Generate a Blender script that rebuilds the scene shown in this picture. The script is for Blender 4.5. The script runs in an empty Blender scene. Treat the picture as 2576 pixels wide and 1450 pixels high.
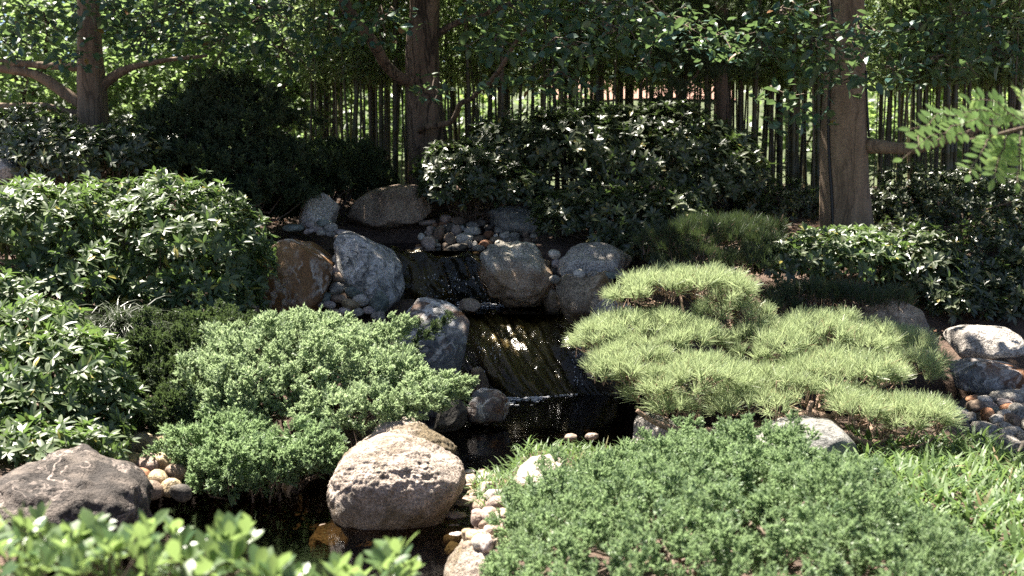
import bpy, bmesh, math, random
import numpy as np
from mathutils import Vector, Matrix

rng = np.random.default_rng(7)
random.seed(7)
scene = bpy.context.scene
COL = scene.collection

# ------------------------------------------------------------------ camera, sky, sun, exposure
CAM = np.array([0.0, 0.0, 2.13])
FPX = 1236.0
PITCH = math.atan(137.0 / FPX)
cam_d = bpy.data.cameras.new('camera')
cam = bpy.data.objects.new('camera', cam_d)
COL.objects.link(cam)
scene.camera = cam
cam.location = CAM
cam.rotation_euler = (math.pi / 2 - PITCH, 0, 0)
cam_d.sensor_width = 36
cam_d.lens = FPX / 1024 * 36
cam_d.clip_start = 0.05
cam_d.clip_end = 500
cam_d.dof.use_dof = True
cam_d.dof.focus_distance = 9.4
cam_d.dof.aperture_fstop = 2.5

SUN = np.array([-0.32, 0.29, 0.90]); SUN /= np.linalg.norm(SUN)
world = bpy.data.worlds.new('World')
scene.world = world
world.use_nodes = True
wn = world.node_tree.nodes
bg = wn.get('Background') or wn.new('ShaderNodeBackground')
sky = wn.new('ShaderNodeTexSky')
sky.sky_type = 'NISHITA'
sky.sun_disc = False
sky.sun_elevation = math.asin(SUN[2])
sky.air_density = 0.45
sky.dust_density = 1.0
sky.ozone_density = 0.0
sky.sun_rotation = math.atan2(SUN[0], SUN[1])
world.node_tree.links.new(sky.outputs[0], bg.inputs[0])
bg.inputs[1].default_value = 0.05
sun_d = bpy.data.lights.new('sun', 'SUN')
sun_d.energy = 5.0
sun_d.angle = math.radians(0.55)
sun_d.color = (1.0, 0.93, 0.83)
sun = bpy.data.objects.new('sun', sun_d)
COL.objects.link(sun)
sun.rotation_euler = Vector(SUN).to_track_quat('Z', 'Y').to_euler()
scene.view_settings.view_transform = 'Standard'
scene.view_settings.look = 'None'
scene.view_settings.exposure = 2.35
scene.view_settings.gamma = 1.0
scene.render.engine = 'CYCLES'
cy = scene.cycles
cy.use_denoising = False
cy.max_bounces = 6
cy.diffuse_bounces = 3
cy.glossy_bounces = 3
cy.transmission_bounces = 4
cy.transparent_max_bounces = 8
cy.sample_clamp_indirect = 4.0

# ------------------------------------------------------------------ helpers
VS = FPX * 2576 / 1024          # view units (2576 wide picture) per metre at 1 m


def at(vx, vy, d):
    """point that stands d metres ahead, on the sight line of picture point (vx, vy)"""
    px = vx * 1024 / 2576 - 512
    py = vy * 576 / 1450 - 288
    cp, sp = math.cos(PITCH), math.sin(PITCH)
    r = np.array([px, FPX * cp - py * sp, -FPX * sp - py * cp])
    return CAM + r * d / r[1]


def d_on(vy, z):
    lo, hi = 1.0, 60.0
    for _ in range(40):
        m = (lo + hi) / 2
        if at(1288, vy, m)[2] > z: lo = m
        else: hi = m
    return (lo + hi) / 2


def unit(v):
    return v / np.maximum(np.linalg.norm(v, axis=-1, keepdims=True), 1e-9)


def _hash(i, seed):
    h = (i[:, 0].astype(np.int64) * 73856093) ^ (i[:, 1].astype(np.int64) * 19349663) ^ (i[:, 2].astype(np.int64) * 83492791) ^ (seed * 2654435)
    h &= 0xffffffff
    h = ((h ^ (h >> 16)) * 0x45d9f3b) & 0xffffffff
    h = ((h ^ (h >> 16)) * 0x45d9f3b) & 0xffffffff
    h ^= h >> 16
    return (h & 0xffff) / 32767.5 - 1.0


def vnoise(p, seed=0):
    i = np.floor(p).astype(np.int64)
    f = p - i
    f = f * f * (3 - 2 * f)
    r = 0
    for a in (0, 1):
        for b in (0, 1):
            for c in (0, 1):
                w = (f[:, 0] if a else 1 - f[:, 0]) * (f[:, 1] if b else 1 - f[:, 1]) * (f[:, 2] if c else 1 - f[:, 2])
                r = r + w * _hash(i + np.array([a, b, c]), seed)
    return r


def fbm(p, seed=0, oct=4, gain=0.5):
    r, a = 0, 1.0
    for o in range(oct):
        r = r + a * vnoise(p * 2.0 ** o + 17.3 * o, seed + o)
        a *= gain
    return r


WL = {}                           # world location of every object that can be a parent


def props(o, label=None, cat=None, group=None, kind=None):
    if label: o['label'] = label
    if cat: o['category'] = cat
    if group: o['group'] = group
    if kind: o['kind'] = kind
    return o


def empty(name, loc, label, cat, group=None):
    o = bpy.data.objects.new(name, None)
    o.location = [float(v) for v in loc]
    o.empty_display_size = 0.1
    COL.objects.link(o)
    WL[o] = np.array(loc, float)
    return props(o, label, cat, group)


def make_mesh(name, V, F, mat, smooth=False, var=None):
    V = np.asarray(V, np.float32); F = np.asarray(F, np.int32)
    me = bpy.data.meshes.new(name)
    me.vertices.add(len(V)); me.vertices.foreach_set('co', V.ravel())
    k = F.shape[1]
    me.loops.add(F.size); me.loops.foreach_set('vertex_index', F.ravel())
    me.polygons.add(len(F))
    me.polygons.foreach_set('loop_start', np.arange(0, F.size, k, dtype=np.int32))
    me.polygons.foreach_set('loop_total', np.full(len(F), k, np.int32))
    me.polygons.foreach_set('use_smooth', np.full(len(F), smooth, bool))
    if var is not None:
        a = me.attributes.new('var', 'FLOAT', 'POINT')
        a.data.foreach_set('value', np.asarray(var, np.float32))
    me.update(calc_edges=True)
    me.materials.append(mat)
    return me


def mk(name, V, F, mat, parent=None, origin=None, smooth=False, var=None, **kw):
    V = np.asarray(V, float)
    if origin is None:
        origin = WL[parent] if parent is not None else np.array([V[:, 0].mean(), V[:, 1].mean(), V[:, 2].min()])
    origin = np.asarray(origin, float)
    me = make_mesh(name, V - origin, F, mat, smooth, var)
    o = bpy.data.objects.new(name, me)
    COL.objects.link(o)
    WL[o] = origin
    if parent is not None:
        o.parent = parent
        o.location = origin - WL[parent]
    else:
        o.location = origin
    return props(o, **kw)


def link_piece(name, me, M, parent):
    o = bpy.data.objects.new(name, me)
    COL.objects.link(o)
    o.parent = parent
    M = np.array(M, float)
    M[:3, 3] -= WL[parent]
    o.matrix_basis = Matrix(M.tolist())
    return o


def join(parts):
    Vs, Fs, n = [], [], 0
    for V, F in parts:
        Vs.append(V); Fs.append(F + n); n += len(V)
    return np.concatenate(Vs), np.concatenate(Fs)


def frames(dirs, ups):
    y = unit(dirs)
    x = unit(np.cross(y, ups))
    z = np.cross(x, y)
    return np.stack([x, y, z], axis=-1)       # columns


def scatter(tmpl, pos, rot, scale):
    """copy a small shape (V,F) to many places -> one joined shape"""
    V, F = tmpl
    N = len(pos)
    P = np.einsum('nij,vj->nvi', rot, V) * np.asarray(scale).reshape(N, 1, 1) + pos[:, None, :]
    idx = (F[None] + (np.arange(N) * len(V))[:, None, None])
    return P.reshape(-1, 3), idx.reshape(-1, F.shape[1])


def tube(pts, rad, n=8, cap=True):
    pts = np.asarray(pts, float); rad = np.broadcast_to(np.asarray(rad, float), (len(pts),))
    t = unit(np.gradient(pts, axis=0))
    ref = np.array([0.31, 0.9, 0.2]) if abs(t[0][2]) > 0.7 else np.array([0.05, 0.1, 1.0])
    V = []
    for p, d, r in zip(pts, t, rad):
        a = np.cross(d, ref); a /= np.linalg.norm(a)
        b = np.cross(d, a)
        ang = np.linspace(0, 2 * math.pi, n, endpoint=False)
        V.append(p + r * (np.cos(ang)[:, None] * a + np.sin(ang)[:, None] * b))
    V = np.concatenate(V)
    F = []
    for i in range(len(pts) - 1):
        for j in range(n):
            a, b = i * n + j, i * n + (j + 1) % n
            F += [(a, b, b + n), (a, b + n, a + n)]
    if cap:
        V = np.concatenate([V, pts[:1], pts[-1:]])
        c0, c1 = len(V) - 2, len(V) - 1
        for j in range(n):
            F.append((c0, (j + 1) % n, j))
            k = (len(pts) - 1) * n
            F.append((c1, k + j, k + (j + 1) % n))
    return V, np.array(F)


def spline(pts, k=6):
    """Catmull-Rom through points (any dimension)"""
    P = np.asarray(pts, float)
    P = np.concatenate([2 * P[:1] - P[1:2], P, 2 * P[-1:] - P[-2:-1]])
    out = []
    for i in range(1, len(P) - 2):
        for t in np.linspace(0, 1, k, endpoint=False):
            a, b, c, d = P[i - 1], P[i], P[i + 1], P[i + 2]
            out.append(0.5 * (2 * b + (c - a) * t + (2 * a - 5 * b + 4 * c - d) * t ** 2 + (3 * b - a - 3 * c + d) * t ** 3))
    out.append(P[-2])
    return np.array(out)


def crooked(a, b, n=7, amp=0.1, sag=0.0):
    a, b = np.asarray(a, float), np.asarray(b, float)
    t = np.linspace(0, 1, n)[:, None]
    p = a + (b - a) * t
    L = np.linalg.norm(b - a)
    j = rng.normal(0, amp * L, (n, 3)); j[0] = 0; j[-1] = 0
    p = p + j
    p[:, 2] += sag * L * np.sin(math.pi * t[:, 0])
    return p


# ------------------------------------------------------------------ materials
def nt(name):
    m = bpy.data.materials.new(name)
    m.use_nodes = True
    t = m.node_tree
    for n in list(t.nodes): t.nodes.remove(n)
    out = t.nodes.new('ShaderNodeOutputMaterial')
    return m, t, out


class G:
    """short-hand node graph"""
    def __init__(s, name):
        s.m, s.t, s.out = nt(name)

    def n(s, typ, **kw):
        nd = s.t.nodes.new(typ)
        for k, v in kw.items():
            if isinstance(k, str) and hasattr(nd, k): setattr(nd, k, v)
        return nd

    def l(s, a, b): s.t.links.new(a, b)

    def setin(s, nd, key, v):
        if isinstance(v, bpy.types.NodeSocket): s.l(v, nd.inputs[key])
        else: nd.inputs[key].default_value = v

    def noise(s, vec, scale, detail=4, rough=0.55, dist=0.0):
        nd = s.n('ShaderNodeTexNoise')
        if vec is not None: s.l(vec, nd.inputs['Vector'])
        nd.inputs['Scale'].default_value = scale
        nd.inputs['Detail'].default_value = detail
        nd.inputs['Roughness'].default_value = rough
        nd.inputs['Distortion'].default_value = dist
        return nd

    def ramp(s, fac, stops, interp='LINEAR'):
        nd = s.n('ShaderNodeValToRGB')
        nd.color_ramp.interpolation = interp
        el = nd.color_ramp.elements
        while len(el) > 1: el.remove(el[-1])
        for i, (p, c) in enumerate(stops):
            e = el[0] if i == 0 else el.new(p)
            e.position = p
            e.color = (*c, 1) if not isinstance(c, (int, float)) else (c, c, c, 1)
        s.l(fac, nd.inputs[0])
        return nd.outputs[0]

    def mix(s, fac, a, b, typ='MIX'):
        nd = s.n('ShaderNodeMix', data_type='RGBA', blend_type=typ)
        s.setin(nd, 0, fac)
        s.setin(nd, 6, a if isinstance(a, bpy.types.NodeSocket) else (*a, 1))
        s.setin(nd, 7, b if isinstance(b, bpy.types.NodeSocket) else (*b, 1))
        return nd.outputs[2]

    def math(s, op, a, b=0.0):
        nd = s.n('ShaderNodeMath', operation=op)
        s.setin(nd, 0, a); s.setin(nd, 1, b)
        return nd.outputs[0]

    def vmath(s, op, a, b):
        nd = s.n('ShaderNodeVectorMath', operation=op)
        s.setin(nd, 0, a); s.setin(nd, 1, b)
        return nd.outputs[0]

    def bump(s, h, strength, dist=0.02):
        nd = s.n('ShaderNodeBump')
        s.l(h, nd.inputs['Height'])
        nd.inputs['Strength'].default_value = strength
        nd.inputs['Distance'].default_value = dist
        return nd.outputs[0]


def rock_mat(name, dark, mid, light, warp=0.35, bands=2.5, stretch=(1, 1, 1), speck=0.5, vein=None, vein_w=0.03,
             vein_s=2.0, stain=None, stain_lo=0.5, rough=0.8, bump=0.5, wetz=None, crack=0.6):
    shade_lift = 1.0 if name in ('pale_sunlit_stone', 'cobble_sunlit_pink', 'cobble_tan', 'striped_gneiss', 'dark_stone') else 1.25  # rocks in shade get lighter colours in place of brighter light
    wm = lambda c: (min(c[0] * 1.10 * shade_lift, .85), min(c[1] * shade_lift, .82), min(c[2] * .86 * shade_lift, .8)) if c else c  # warm tint in the colours offsets bluish sky shade
    dark, mid, light, vein, stain = wm(dark), wm(mid), wm(light), wm(vein), wm(stain)
    g = G(name)
    tc = g.n('ShaderNodeTexCoord')
    oi = g.n('ShaderNodeObjectInfo')
    off = g.math('MULTIPLY', oi.outputs['Random'], 37.0)
    vec = g.vmath('ADD', tc.outputs['Object'], off)
    n1 = g.noise(vec, 1.7, 4)
    w = g.vmath('MULTIPLY', g.vmath('SUBTRACT', n1.outputs['Color'], (0.5, 0.5, 0.5)), (warp * 2,) * 3)
    wv = g.vmath('ADD', vec, w)
    wv2 = g.vmath('MULTIPLY', wv, stretch)
    n2 = g.noise(wv2, bands, 9, 0.62)
    col = g.ramp(n2.outputs['Fac'], [(0.30, dark), (0.48, mid), (0.68, light)])
    if stain:
        n4 = g.noise(wv, 1.6, 5, 0.6)
        col = g.mix(g.ramp(n4.outputs['Fac'], [(stain_lo - 0.07, 0.0), (stain_lo + 0.07, 1.0)]), col, stain)
    if vein:
        n3 = g.noise(wv2, vein_s, 6, 0.6)
        a = g.math('ABSOLUTE', g.math('SUBTRACT', n3.outputs['Fac'], 0.5))
        vm = g.ramp(a, [(0.0, 1.0), (vein_w, 0.55), (vein_w * 2.2, 0.0)])
        brk = g.ramp(g.noise(vec, 4.0, 3).outputs['Fac'], [(0.42, 0.1), (0.6, 1.0)])
        col = g.mix(g.math('MULTIPLY', vm, brk), col, vein)
    sp = g.noise(vec, 75.0, 2, 0.5)
    spc = g.ramp(sp.outputs['Fac'], [(0.36, 1 - speck), (0.5, 1.0), (0.64, 1 + speck * 0.8)])
    col = g.mix(1.0, col, spc, 'MULTIPLY')
    big = g.ramp(g.noise(vec, 3.0, 3).outputs['Fac'], [(0.3, 0.72), (0.7, 1.15)])
    col = g.mix(1.0, col, big, 'MULTIPLY')
    ck0 = g.math('ABSOLUTE', g.math('SUBTRACT', g.noise(wv, 2.3, 4, 0.6).outputs['Fac'], 0.5))
    col = g.mix(1.0, col, g.ramp(ck0, [(0.0, crack), (0.012, 1.0)]), 'MULTIPLY')
    rg = rough
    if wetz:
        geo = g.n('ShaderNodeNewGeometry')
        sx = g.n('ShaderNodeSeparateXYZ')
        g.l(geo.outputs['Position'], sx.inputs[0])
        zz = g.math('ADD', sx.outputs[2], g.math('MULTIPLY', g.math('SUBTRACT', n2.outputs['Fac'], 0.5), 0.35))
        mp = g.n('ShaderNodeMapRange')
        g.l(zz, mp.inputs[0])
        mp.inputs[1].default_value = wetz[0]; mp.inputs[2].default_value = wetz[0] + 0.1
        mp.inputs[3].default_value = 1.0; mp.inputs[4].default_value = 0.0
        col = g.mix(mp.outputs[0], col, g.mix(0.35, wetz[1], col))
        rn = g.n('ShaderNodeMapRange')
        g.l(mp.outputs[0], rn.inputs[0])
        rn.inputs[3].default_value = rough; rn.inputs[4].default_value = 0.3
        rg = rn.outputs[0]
    p = g.n('ShaderNodeBsdfPrincipled')
    g.l(col, p.inputs['Base Color'])
    g.setin(p, 'Roughness', rg)
    p.inputs['Specular IOR Level'].default_value = 0.35
    ck = g.math('ABSOLUTE', g.math('SUBTRACT', g.noise(wv, 2.3, 4, 0.6).outputs['Fac'], 0.5))
    ckm = g.ramp(ck, [(0.0, 0.0), (0.018, 1.0)])
    h = g.math('ADD', g.math('ADD', g.noise(vec, 9.0, 9, 0.68).outputs['Fac'], g.math('MULTIPLY', sp.outputs['Fac'], 0.15)), g.math('MULTIPLY', ckm, 0.3 * (1 - crack)))
    g.l(g.bump(h, min(1, bump * 1.5), 0.06), p.inputs['Normal'])
    g.l(p.outputs[0], g.out.inputs[0])
    return g.m


def leaf_mat(name, ca, cb, trans, tfac=0.35, rough=0.4, spec=0.5, cc=None):
    """ca..cb: leaf colours varied at random per leaf; trans: colour of light through the blade"""
    wm = lambda c: (c[0] * 1.0, c[1], c[2] * .94)
    ca, cb, trans = wm(ca), wm(cb), wm(trans)
    g = G(name)
    at_ = g.n('ShaderNodeAttribute', attribute_name='var')
    v = at_.outputs['Fac']
    stops = [(0.0, ca), (0.93, cb)]
    if cc: stops += [(0.965, cb), (0.975, cc)]
    col = g.ramp(v, stops)
    p = g.n('ShaderNodeBsdfPrincipled')
    g.l(col, p.inputs['Base Color'])
    p.inputs['Roughness'].default_value = rough
    p.inputs['Specular IOR Level'].default_value = spec
    tr = g.n('ShaderNodeBsdfTranslucent')
    tr.inputs[0].default_value = (*trans, 1)
    mx = g.n('ShaderNodeMixShader')
    mx.inputs[0].default_value = tfac
    g.l(p.outputs[0], mx.inputs[1]); g.l(tr.outputs[0], mx.inputs[2])
    g.l(mx.outputs[0], g.out.inputs[0])
    return g.m


def bark_mat(name, dark, light, scale=(6, 6, 1.2), bump=0.6, crack=0.0):
    g = G(name)
    tc = g.n('ShaderNodeTexCoord')
    vec = g.vmath('MULTIPLY', tc.outputs['Object'], scale)
    n = g.noise(vec, 1.6, 8, 0.65, 0.4)
    col = g.ramp(n.outputs['Fac'], [(0.3, dark), (0.62, light)])
    n3 = g.noise(vec, 1.1, 4, 0.5, 0.8)
    a = g.math('ABSOLUTE', g.math('SUBTRACT', n3.outputs['Fac'], 0.5))
    cr = g.ramp(a, [(0.0, 1.0), (0.03, 0.0)])
    if crack:
        col = g.mix(g.math('MULTIPLY', cr, crack), col, tuple(c * 0.25 for c in dark))
    fine = g.noise(tc.outputs['Object'], 45, 3)
    col = g.mix(1.0, col, g.ramp(fine.outputs['Fac'], [(0.3, 0.75), (0.7, 1.2)]), 'MULTIPLY')
    p = g.n('ShaderNodeBsdfPrincipled')
    g.l(col, p.inputs['Base Color'])
    p.inputs['Roughness'].default_value = 0.9
    h = g.math('SUBTRACT', n.outputs['Fac'], g.math('MULTIPLY', cr, crack))
    g.l(g.bump(h, bump, 0.03), p.inputs['Normal'])
    g.l(p.outputs[0], g.out.inputs[0])
    return g.m


def water_mat(name, tint, ripple, scale, stretch=(1, 1, 1), rough=0.02):
    g = G(name)
    geo = g.n('ShaderNodeNewGeometry')
    v = g.vmath('MULTIPLY', geo.outputs['Position'], stretch)
    h = g.math('ADD', g.noise(v, scale, 3, 0.5, 0.4).outputs['Fac'], g.math('MULTIPLY', g.noise(v, scale * 4.3, 2).outputs['Fac'], 0.3))
    nrm = g.bump(h, ripple, 0.02)
    fr = g.n('ShaderNodeFresnel'); fr.inputs['IOR'].default_value = 1.33
    g.l(nrm, fr.inputs['Normal'])
    gl = g.n('ShaderNodeBsdfGlossy'); gl.inputs['Roughness'].default_value = rough
    g.l(nrm, gl.inputs['Normal'])
    tr = g.n('ShaderNodeBsdfTransparent'); tr.inputs[0].default_value = (*tint, 1)
    mx = g.n('ShaderNodeMixShader')
    g.l(fr.outputs[0], mx.inputs[0]); g.l(tr.outputs[0], mx.inputs[1]); g.l(gl.outputs[0], mx.inputs[2])
    g.l(mx.outputs[0], g.out.inputs[0])
    return g.m


def plain_mat(name, col, rough=0.7, spec=0.5):
    g = G(name)
    tc = g.n('ShaderNodeTexCoord')
    n = g.noise(tc.outputs['Object'], 20, 4)
    p = g.n('ShaderNodeBsdfPrincipled')
    g.l(g.mix(n.outputs['Fac'], tuple(c * 0.75 for c in col), tuple(min(1, c * 1.2) for c in col)), p.inputs['Base Color'])
    p.inputs['Roughness'].default_value = rough
    p.inputs['Specular IOR Level'].default_value = spec
    g.l(p.outputs[0], g.out.inputs[0])
    return g.m


M = {}
M['granite'] = rock_mat('granite', (0.12, 0.12, 0.125), (0.28, 0.28, 0.29), (0.46, 0.46, 0.46), speck=0.55, bands=3.0, wetz=None)
M['granite_brown'] = rock_mat('granite_brown', (0.13, 0.13, 0.125), (0.28, 0.28, 0.27), (0.48, 0.48, 0.46), speck=0.6, wetz=(1.0, (0.30, 0.15, 0.05)))
M['granite_tan'] = rock_mat('granite_tan', (0.10, 0.088, 0.07), (0.24, 0.205, 0.165), (0.40, 0.36, 0.31), speck=0.55, stain=(0.12, 0.075, 0.035), stain_lo=0.56, wetz=(0.72, (0.10, 0.058, 0.026)))
M['swirl'] = rock_mat('swirl_gneiss', (0.02, 0.026, 0.034), (0.22, 0.235, 0.255), (0.74, 0.75, 0.77), warp=0.65, bands=8.0, stretch=(1.5, 1.5, 0.55), speck=0.25, vein=(0.6, 0.6, 0.6), vein_w=0.02, vein_s=6.0, bump=0.6)
M['rust'] = rock_mat('rusty_gneiss', (0.06, 0.034, 0.017), (0.15, 0.082, 0.036), (0.22, 0.145, 0.085), warp=0.4, bands=2.5, stretch=(1.3, 1.3, 0.6), speck=0.3, vein=(0.46, 0.46, 0.47), vein_w=0.022, vein_s=3.2, bump=0.35, rough=0.6)
M['bluevein'] = rock_mat('veined_slate', (0.04, 0.053, 0.068), (0.11, 0.125, 0.15), (0.24, 0.255, 0.28), warp=0.45, bands=2.2, stretch=(1.4, 1, 0.7), speck=0.25, vein=(0.68, 0.69, 0.71), vein_w=0.024, vein_s=3.4, stain=(0.12, 0.055, 0.022), stain_lo=0.55, rough=0.55, bump=0.4, wetz=(0.02, (0.03, 0.02, 0.012)))
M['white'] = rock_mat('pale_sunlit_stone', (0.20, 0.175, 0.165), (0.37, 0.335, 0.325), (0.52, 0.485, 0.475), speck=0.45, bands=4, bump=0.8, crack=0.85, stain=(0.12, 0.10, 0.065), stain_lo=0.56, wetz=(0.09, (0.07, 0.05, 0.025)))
M['stripe'] = rock_mat('striped_gneiss', (0.014, 0.012, 0.012), (0.04, 0.036, 0.036), (0.15, 0.135, 0.13), warp=0.5, bands=2.2, stretch=(0.7, 0.7, 3.0), speck=0.3, vein=(0.34, 0.31, 0.31), vein_w=0.014, vein_s=2.0, bump=0.9)  # bands are the stone's own; its dark base carries dappled shade
M['dark'] = rock_mat('dark_stone', (0.025, 0.025, 0.025), (0.06, 0.06, 0.06), (0.11, 0.11, 0.105), speck=0.5)
M['brownish'] = rock_mat('brown_stone', (0.08, 0.062, 0.052), (0.19, 0.155, 0.13), (0.31, 0.265, 0.23), speck=0.5)
M['ledge'] = rock_mat('dark_ledge', (0.045, 0.052, 0.056), (0.12, 0.13, 0.14), (0.27, 0.285, 0.29), stretch=(0.5, 1, 3), speck=0.4, vein=(0.3, 0.3, 0.28), vein_w=0.012, vein_s=2)
C = {
    'g': rock_mat('cobble_grey', (0.10, 0.10, 0.10), (0.20, 0.20, 0.20), (0.30, 0.30, 0.29), speck=0.6, bands=9, bump=0.25),
    'w': rock_mat('cobble_pale', (0.24, 0.24, 0.24), (0.36, 0.36, 0.36), (0.48, 0.48, 0.47), speck=0.45, bands=9, bump=0.25),
    'b': rock_mat('cobble_brown', (0.08, 0.06, 0.05), (0.15, 0.12, 0.10), (0.22, 0.18, 0.15), speck=0.5, bands=9, bump=0.25),
    'r': rock_mat('cobble_rust', (0.10, 0.05, 0.03), (0.19, 0.10, 0.06), (0.27, 0.17, 0.11), speck=0.4, bands=9, bump=0.25),
    't': rock_mat('cobble_teal', (0.05, 0.07, 0.07), (0.11, 0.14, 0.14), (0.20, 0.23, 0.23), speck=0.45, bands=9, bump=0.25),
    'l': rock_mat('cobble_lilac', (0.16, 0.14, 0.15), (0.27, 0.25, 0.265), (0.38, 0.36, 0.37), speck=0.4, bands=9, bump=0.25),
    'd': rock_mat('cobble_dark', (0.03, 0.03, 0.03), (0.07, 0.065, 0.06), (0.12, 0.115, 0.11), speck=0.5, bands=9, bump=0.25),
    'p': rock_mat('cobble_sunlit_pink', (0.17, 0.135, 0.125), (0.28, 0.23, 0.215), (0.40, 0.345, 0.33), speck=0.3, bands=9, bump=0.3),  # pinkish tone carries the sun's highlight on lit cobbles
    'y': rock_mat('cobble_tan', (0.16, 0.13, 0.08), (0.30, 0.25, 0.17), (0.42, 0.37, 0.28), speck=0.4, bands=9, bump=0.3),
}
M['wetrock'] = rock_mat('wet_mossy_rock', (0.03, 0.02, 0.008), (0.13, 0.092, 0.034), (0.30, 0.23, 0.085), stretch=(3.0, 1, 0.8), warp=0.2, bands=5, speck=0.4, rough=0.3, bump=0.9)
M['water'] = water_mat('pool_water', (0.27, 0.23, 0.15), 0.10, 7.0, (1, 1.6, 1))
M['film'] = water_mat('falling_water', (0.88, 0.84, 0.72), 0.4, 12.0, (2.6, 1.0, 0.6), 0.16)
M['foam'] = plain_mat('foam', (0.75, 0.75, 0.75), 0.6)

M['azalea'] = leaf_mat('azalea_leaf', (0.115, 0.15, 0.07), (0.04, 0.072, 0.032), (0.19, 0.31, 0.08), 0.26, 0.46, 0.55, (0.30, 0.26, 0.05))
M['rhodo'] = leaf_mat('rhododendron_leaf', (0.09, 0.105, 0.055), (0.03, 0.048, 0.024), (0.14, 0.23, 0.06), 0.22, 0.38, 0.75, (0.24, 0.20, 0.05))
M['alder'] = leaf_mat('tree_leaf', (0.08, 0.12, 0.06), (0.025, 0.085, 0.08), (0.15, 0.24, 0.085), 0.30, 0.4, 0.55, (0.20, 0.09, 0.03))  # teal end puts sky reflection on shaded leaves into the colour
M['backleaf'] = leaf_mat('background_leaf', (0.10, 0.14, 0.065), (0.035, 0.06, 0.03), (0.27, 0.39, 0.14), 0.42, 0.38, 0.55)
M['bambooleaf'] = leaf_mat('bamboo_leaf', (0.13, 0.165, 0.085), (0.05, 0.08, 0.035), (0.38, 0.50, 0.21), 0.48, 0.42, 0.6)
M['farleaf'] = leaf_mat('far_leaf', (0.12, 0.18, 0.06), (0.05, 0.09, 0.03), (0.36, 0.50, 0.14), 0.45, 0.5, 0.4)
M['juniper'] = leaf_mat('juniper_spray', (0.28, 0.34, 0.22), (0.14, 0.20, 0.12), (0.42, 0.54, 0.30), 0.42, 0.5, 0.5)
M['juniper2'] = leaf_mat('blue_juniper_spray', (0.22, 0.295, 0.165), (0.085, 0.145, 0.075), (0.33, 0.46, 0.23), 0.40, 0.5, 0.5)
M['shadejuniper'] = leaf_mat('shade_dark_juniper_spray', (0.075, 0.10, 0.05), (0.03, 0.05, 0.025), (0.12, 0.18, 0.06), 0.25, 0.6, 0.35)  # juniper colours darkened to hold the shade these plants stand in
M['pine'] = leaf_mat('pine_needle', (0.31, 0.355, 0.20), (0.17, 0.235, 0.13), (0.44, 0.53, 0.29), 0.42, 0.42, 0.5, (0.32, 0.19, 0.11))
M['shadepine'] = leaf_mat('shaded_pine_needle', (0.06, 0.085, 0.04), (0.03, 0.05, 0.025), (0.10, 0.15, 0.05), 0.22, 0.45, 0.5, (0.16, 0.08, 0.05))  # darker copy of the pine needle colours, with shade put in
M['grass'] = leaf_mat('grass_blade', (0.12, 0.18, 0.065), (0.055, 0.10, 0.035), (0.22, 0.34, 0.10), 0.32, 0.5, 0.35, (0.30, 0.22, 0.12))
M['mondo'] = leaf_mat('mondo_blade', (0.08, 0.095, 0.06), (0.02, 0.03, 0.018), (0.08, 0.12, 0.05), 0.2, 0.4, 0.5)
M['front'] = leaf_mat('front_leaf', (0.11, 0.17, 0.065), (0.04, 0.085, 0.035), (0.30, 0.43, 0.14), 0.36, 0.36, 0.6)
M['locust'] = leaf_mat('locust_leaflet', (0.16, 0.25, 0.08), (0.10, 0.18, 0.06), (0.42, 0.58, 0.20), 0.5, 0.45, 0.5)
M['litter'] = leaf_mat('dry_leaf', (0.22, 0.11, 0.065), (0.10, 0.05, 0.03), (0.2, 0.1, 0.05), 0.15, 0.7, 0.3)
M['bark_smooth'] = bark_mat('smooth_bark', (0.12, 0.084, 0.054), (0.26, 0.19, 0.128), (4, 4, 0.8), 0.35, 0.5)
M['bark_fissured'] = bark_mat('fissured_bark', (0.065, 0.043, 0.029), (0.175, 0.123, 0.086), (5, 5, 0.9), 0.8, 0.9)
M['pinebark'] = bark_mat('pine_bark', (0.14, 0.085, 0.055), (0.36, 0.25, 0.18), (9, 9, 9), 0.8, 0.6)
M['twig'] = bark_mat('twig_bark', (0.06, 0.042, 0.028), (0.15, 0.11, 0.08), (9, 9, 9), 0.4)
M['culm'] = bark_mat('bamboo_culm', (0.035, 0.028, 0.014), (0.11, 0.09, 0.048), (8, 8, 2), 0.15)
g = G('bamboo_culm_varied')
_oi = g.n('ShaderNodeObjectInfo'); _tc = g.n('ShaderNodeTexCoord')
_n = g.noise(g.vmath('MULTIPLY', _tc.outputs['Object'], (9, 9, 1.5)), 2.0, 5)
_c = g.ramp(_oi.outputs['Random'], [(0.0, (.045, .036, .018)), (.35, (.10, .085, .04)), (.6, (.06, .065, .025)), (.8, (.17, .13, .075)), (1.0, (.03, .024, .014))])
_c = g.mix(1.0, _c, g.ramp(_n.outputs['Fac'], [(.3, .6), (.7, 1.3)]), 'MULTIPLY')
_p = g.n('ShaderNodeBsdfPrincipled'); g.l(_c, _p.inputs['Base Color']); _p.inputs['Roughness'].default_value = .5
g.l(_p.outputs[0], g.out.inputs[0])
M['culm'] = g.m
M['streak'] = plain_mat('black_streak', (0.012, 0.012, 0.012), 0.5)
M['wall'] = plain_mat('terracotta_path', (0.27, 0.15, 0.11), 0.9)
M['flower'] = plain_mat('red_petal', (0.55, 0.02, 0.05), 0.5)


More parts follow.
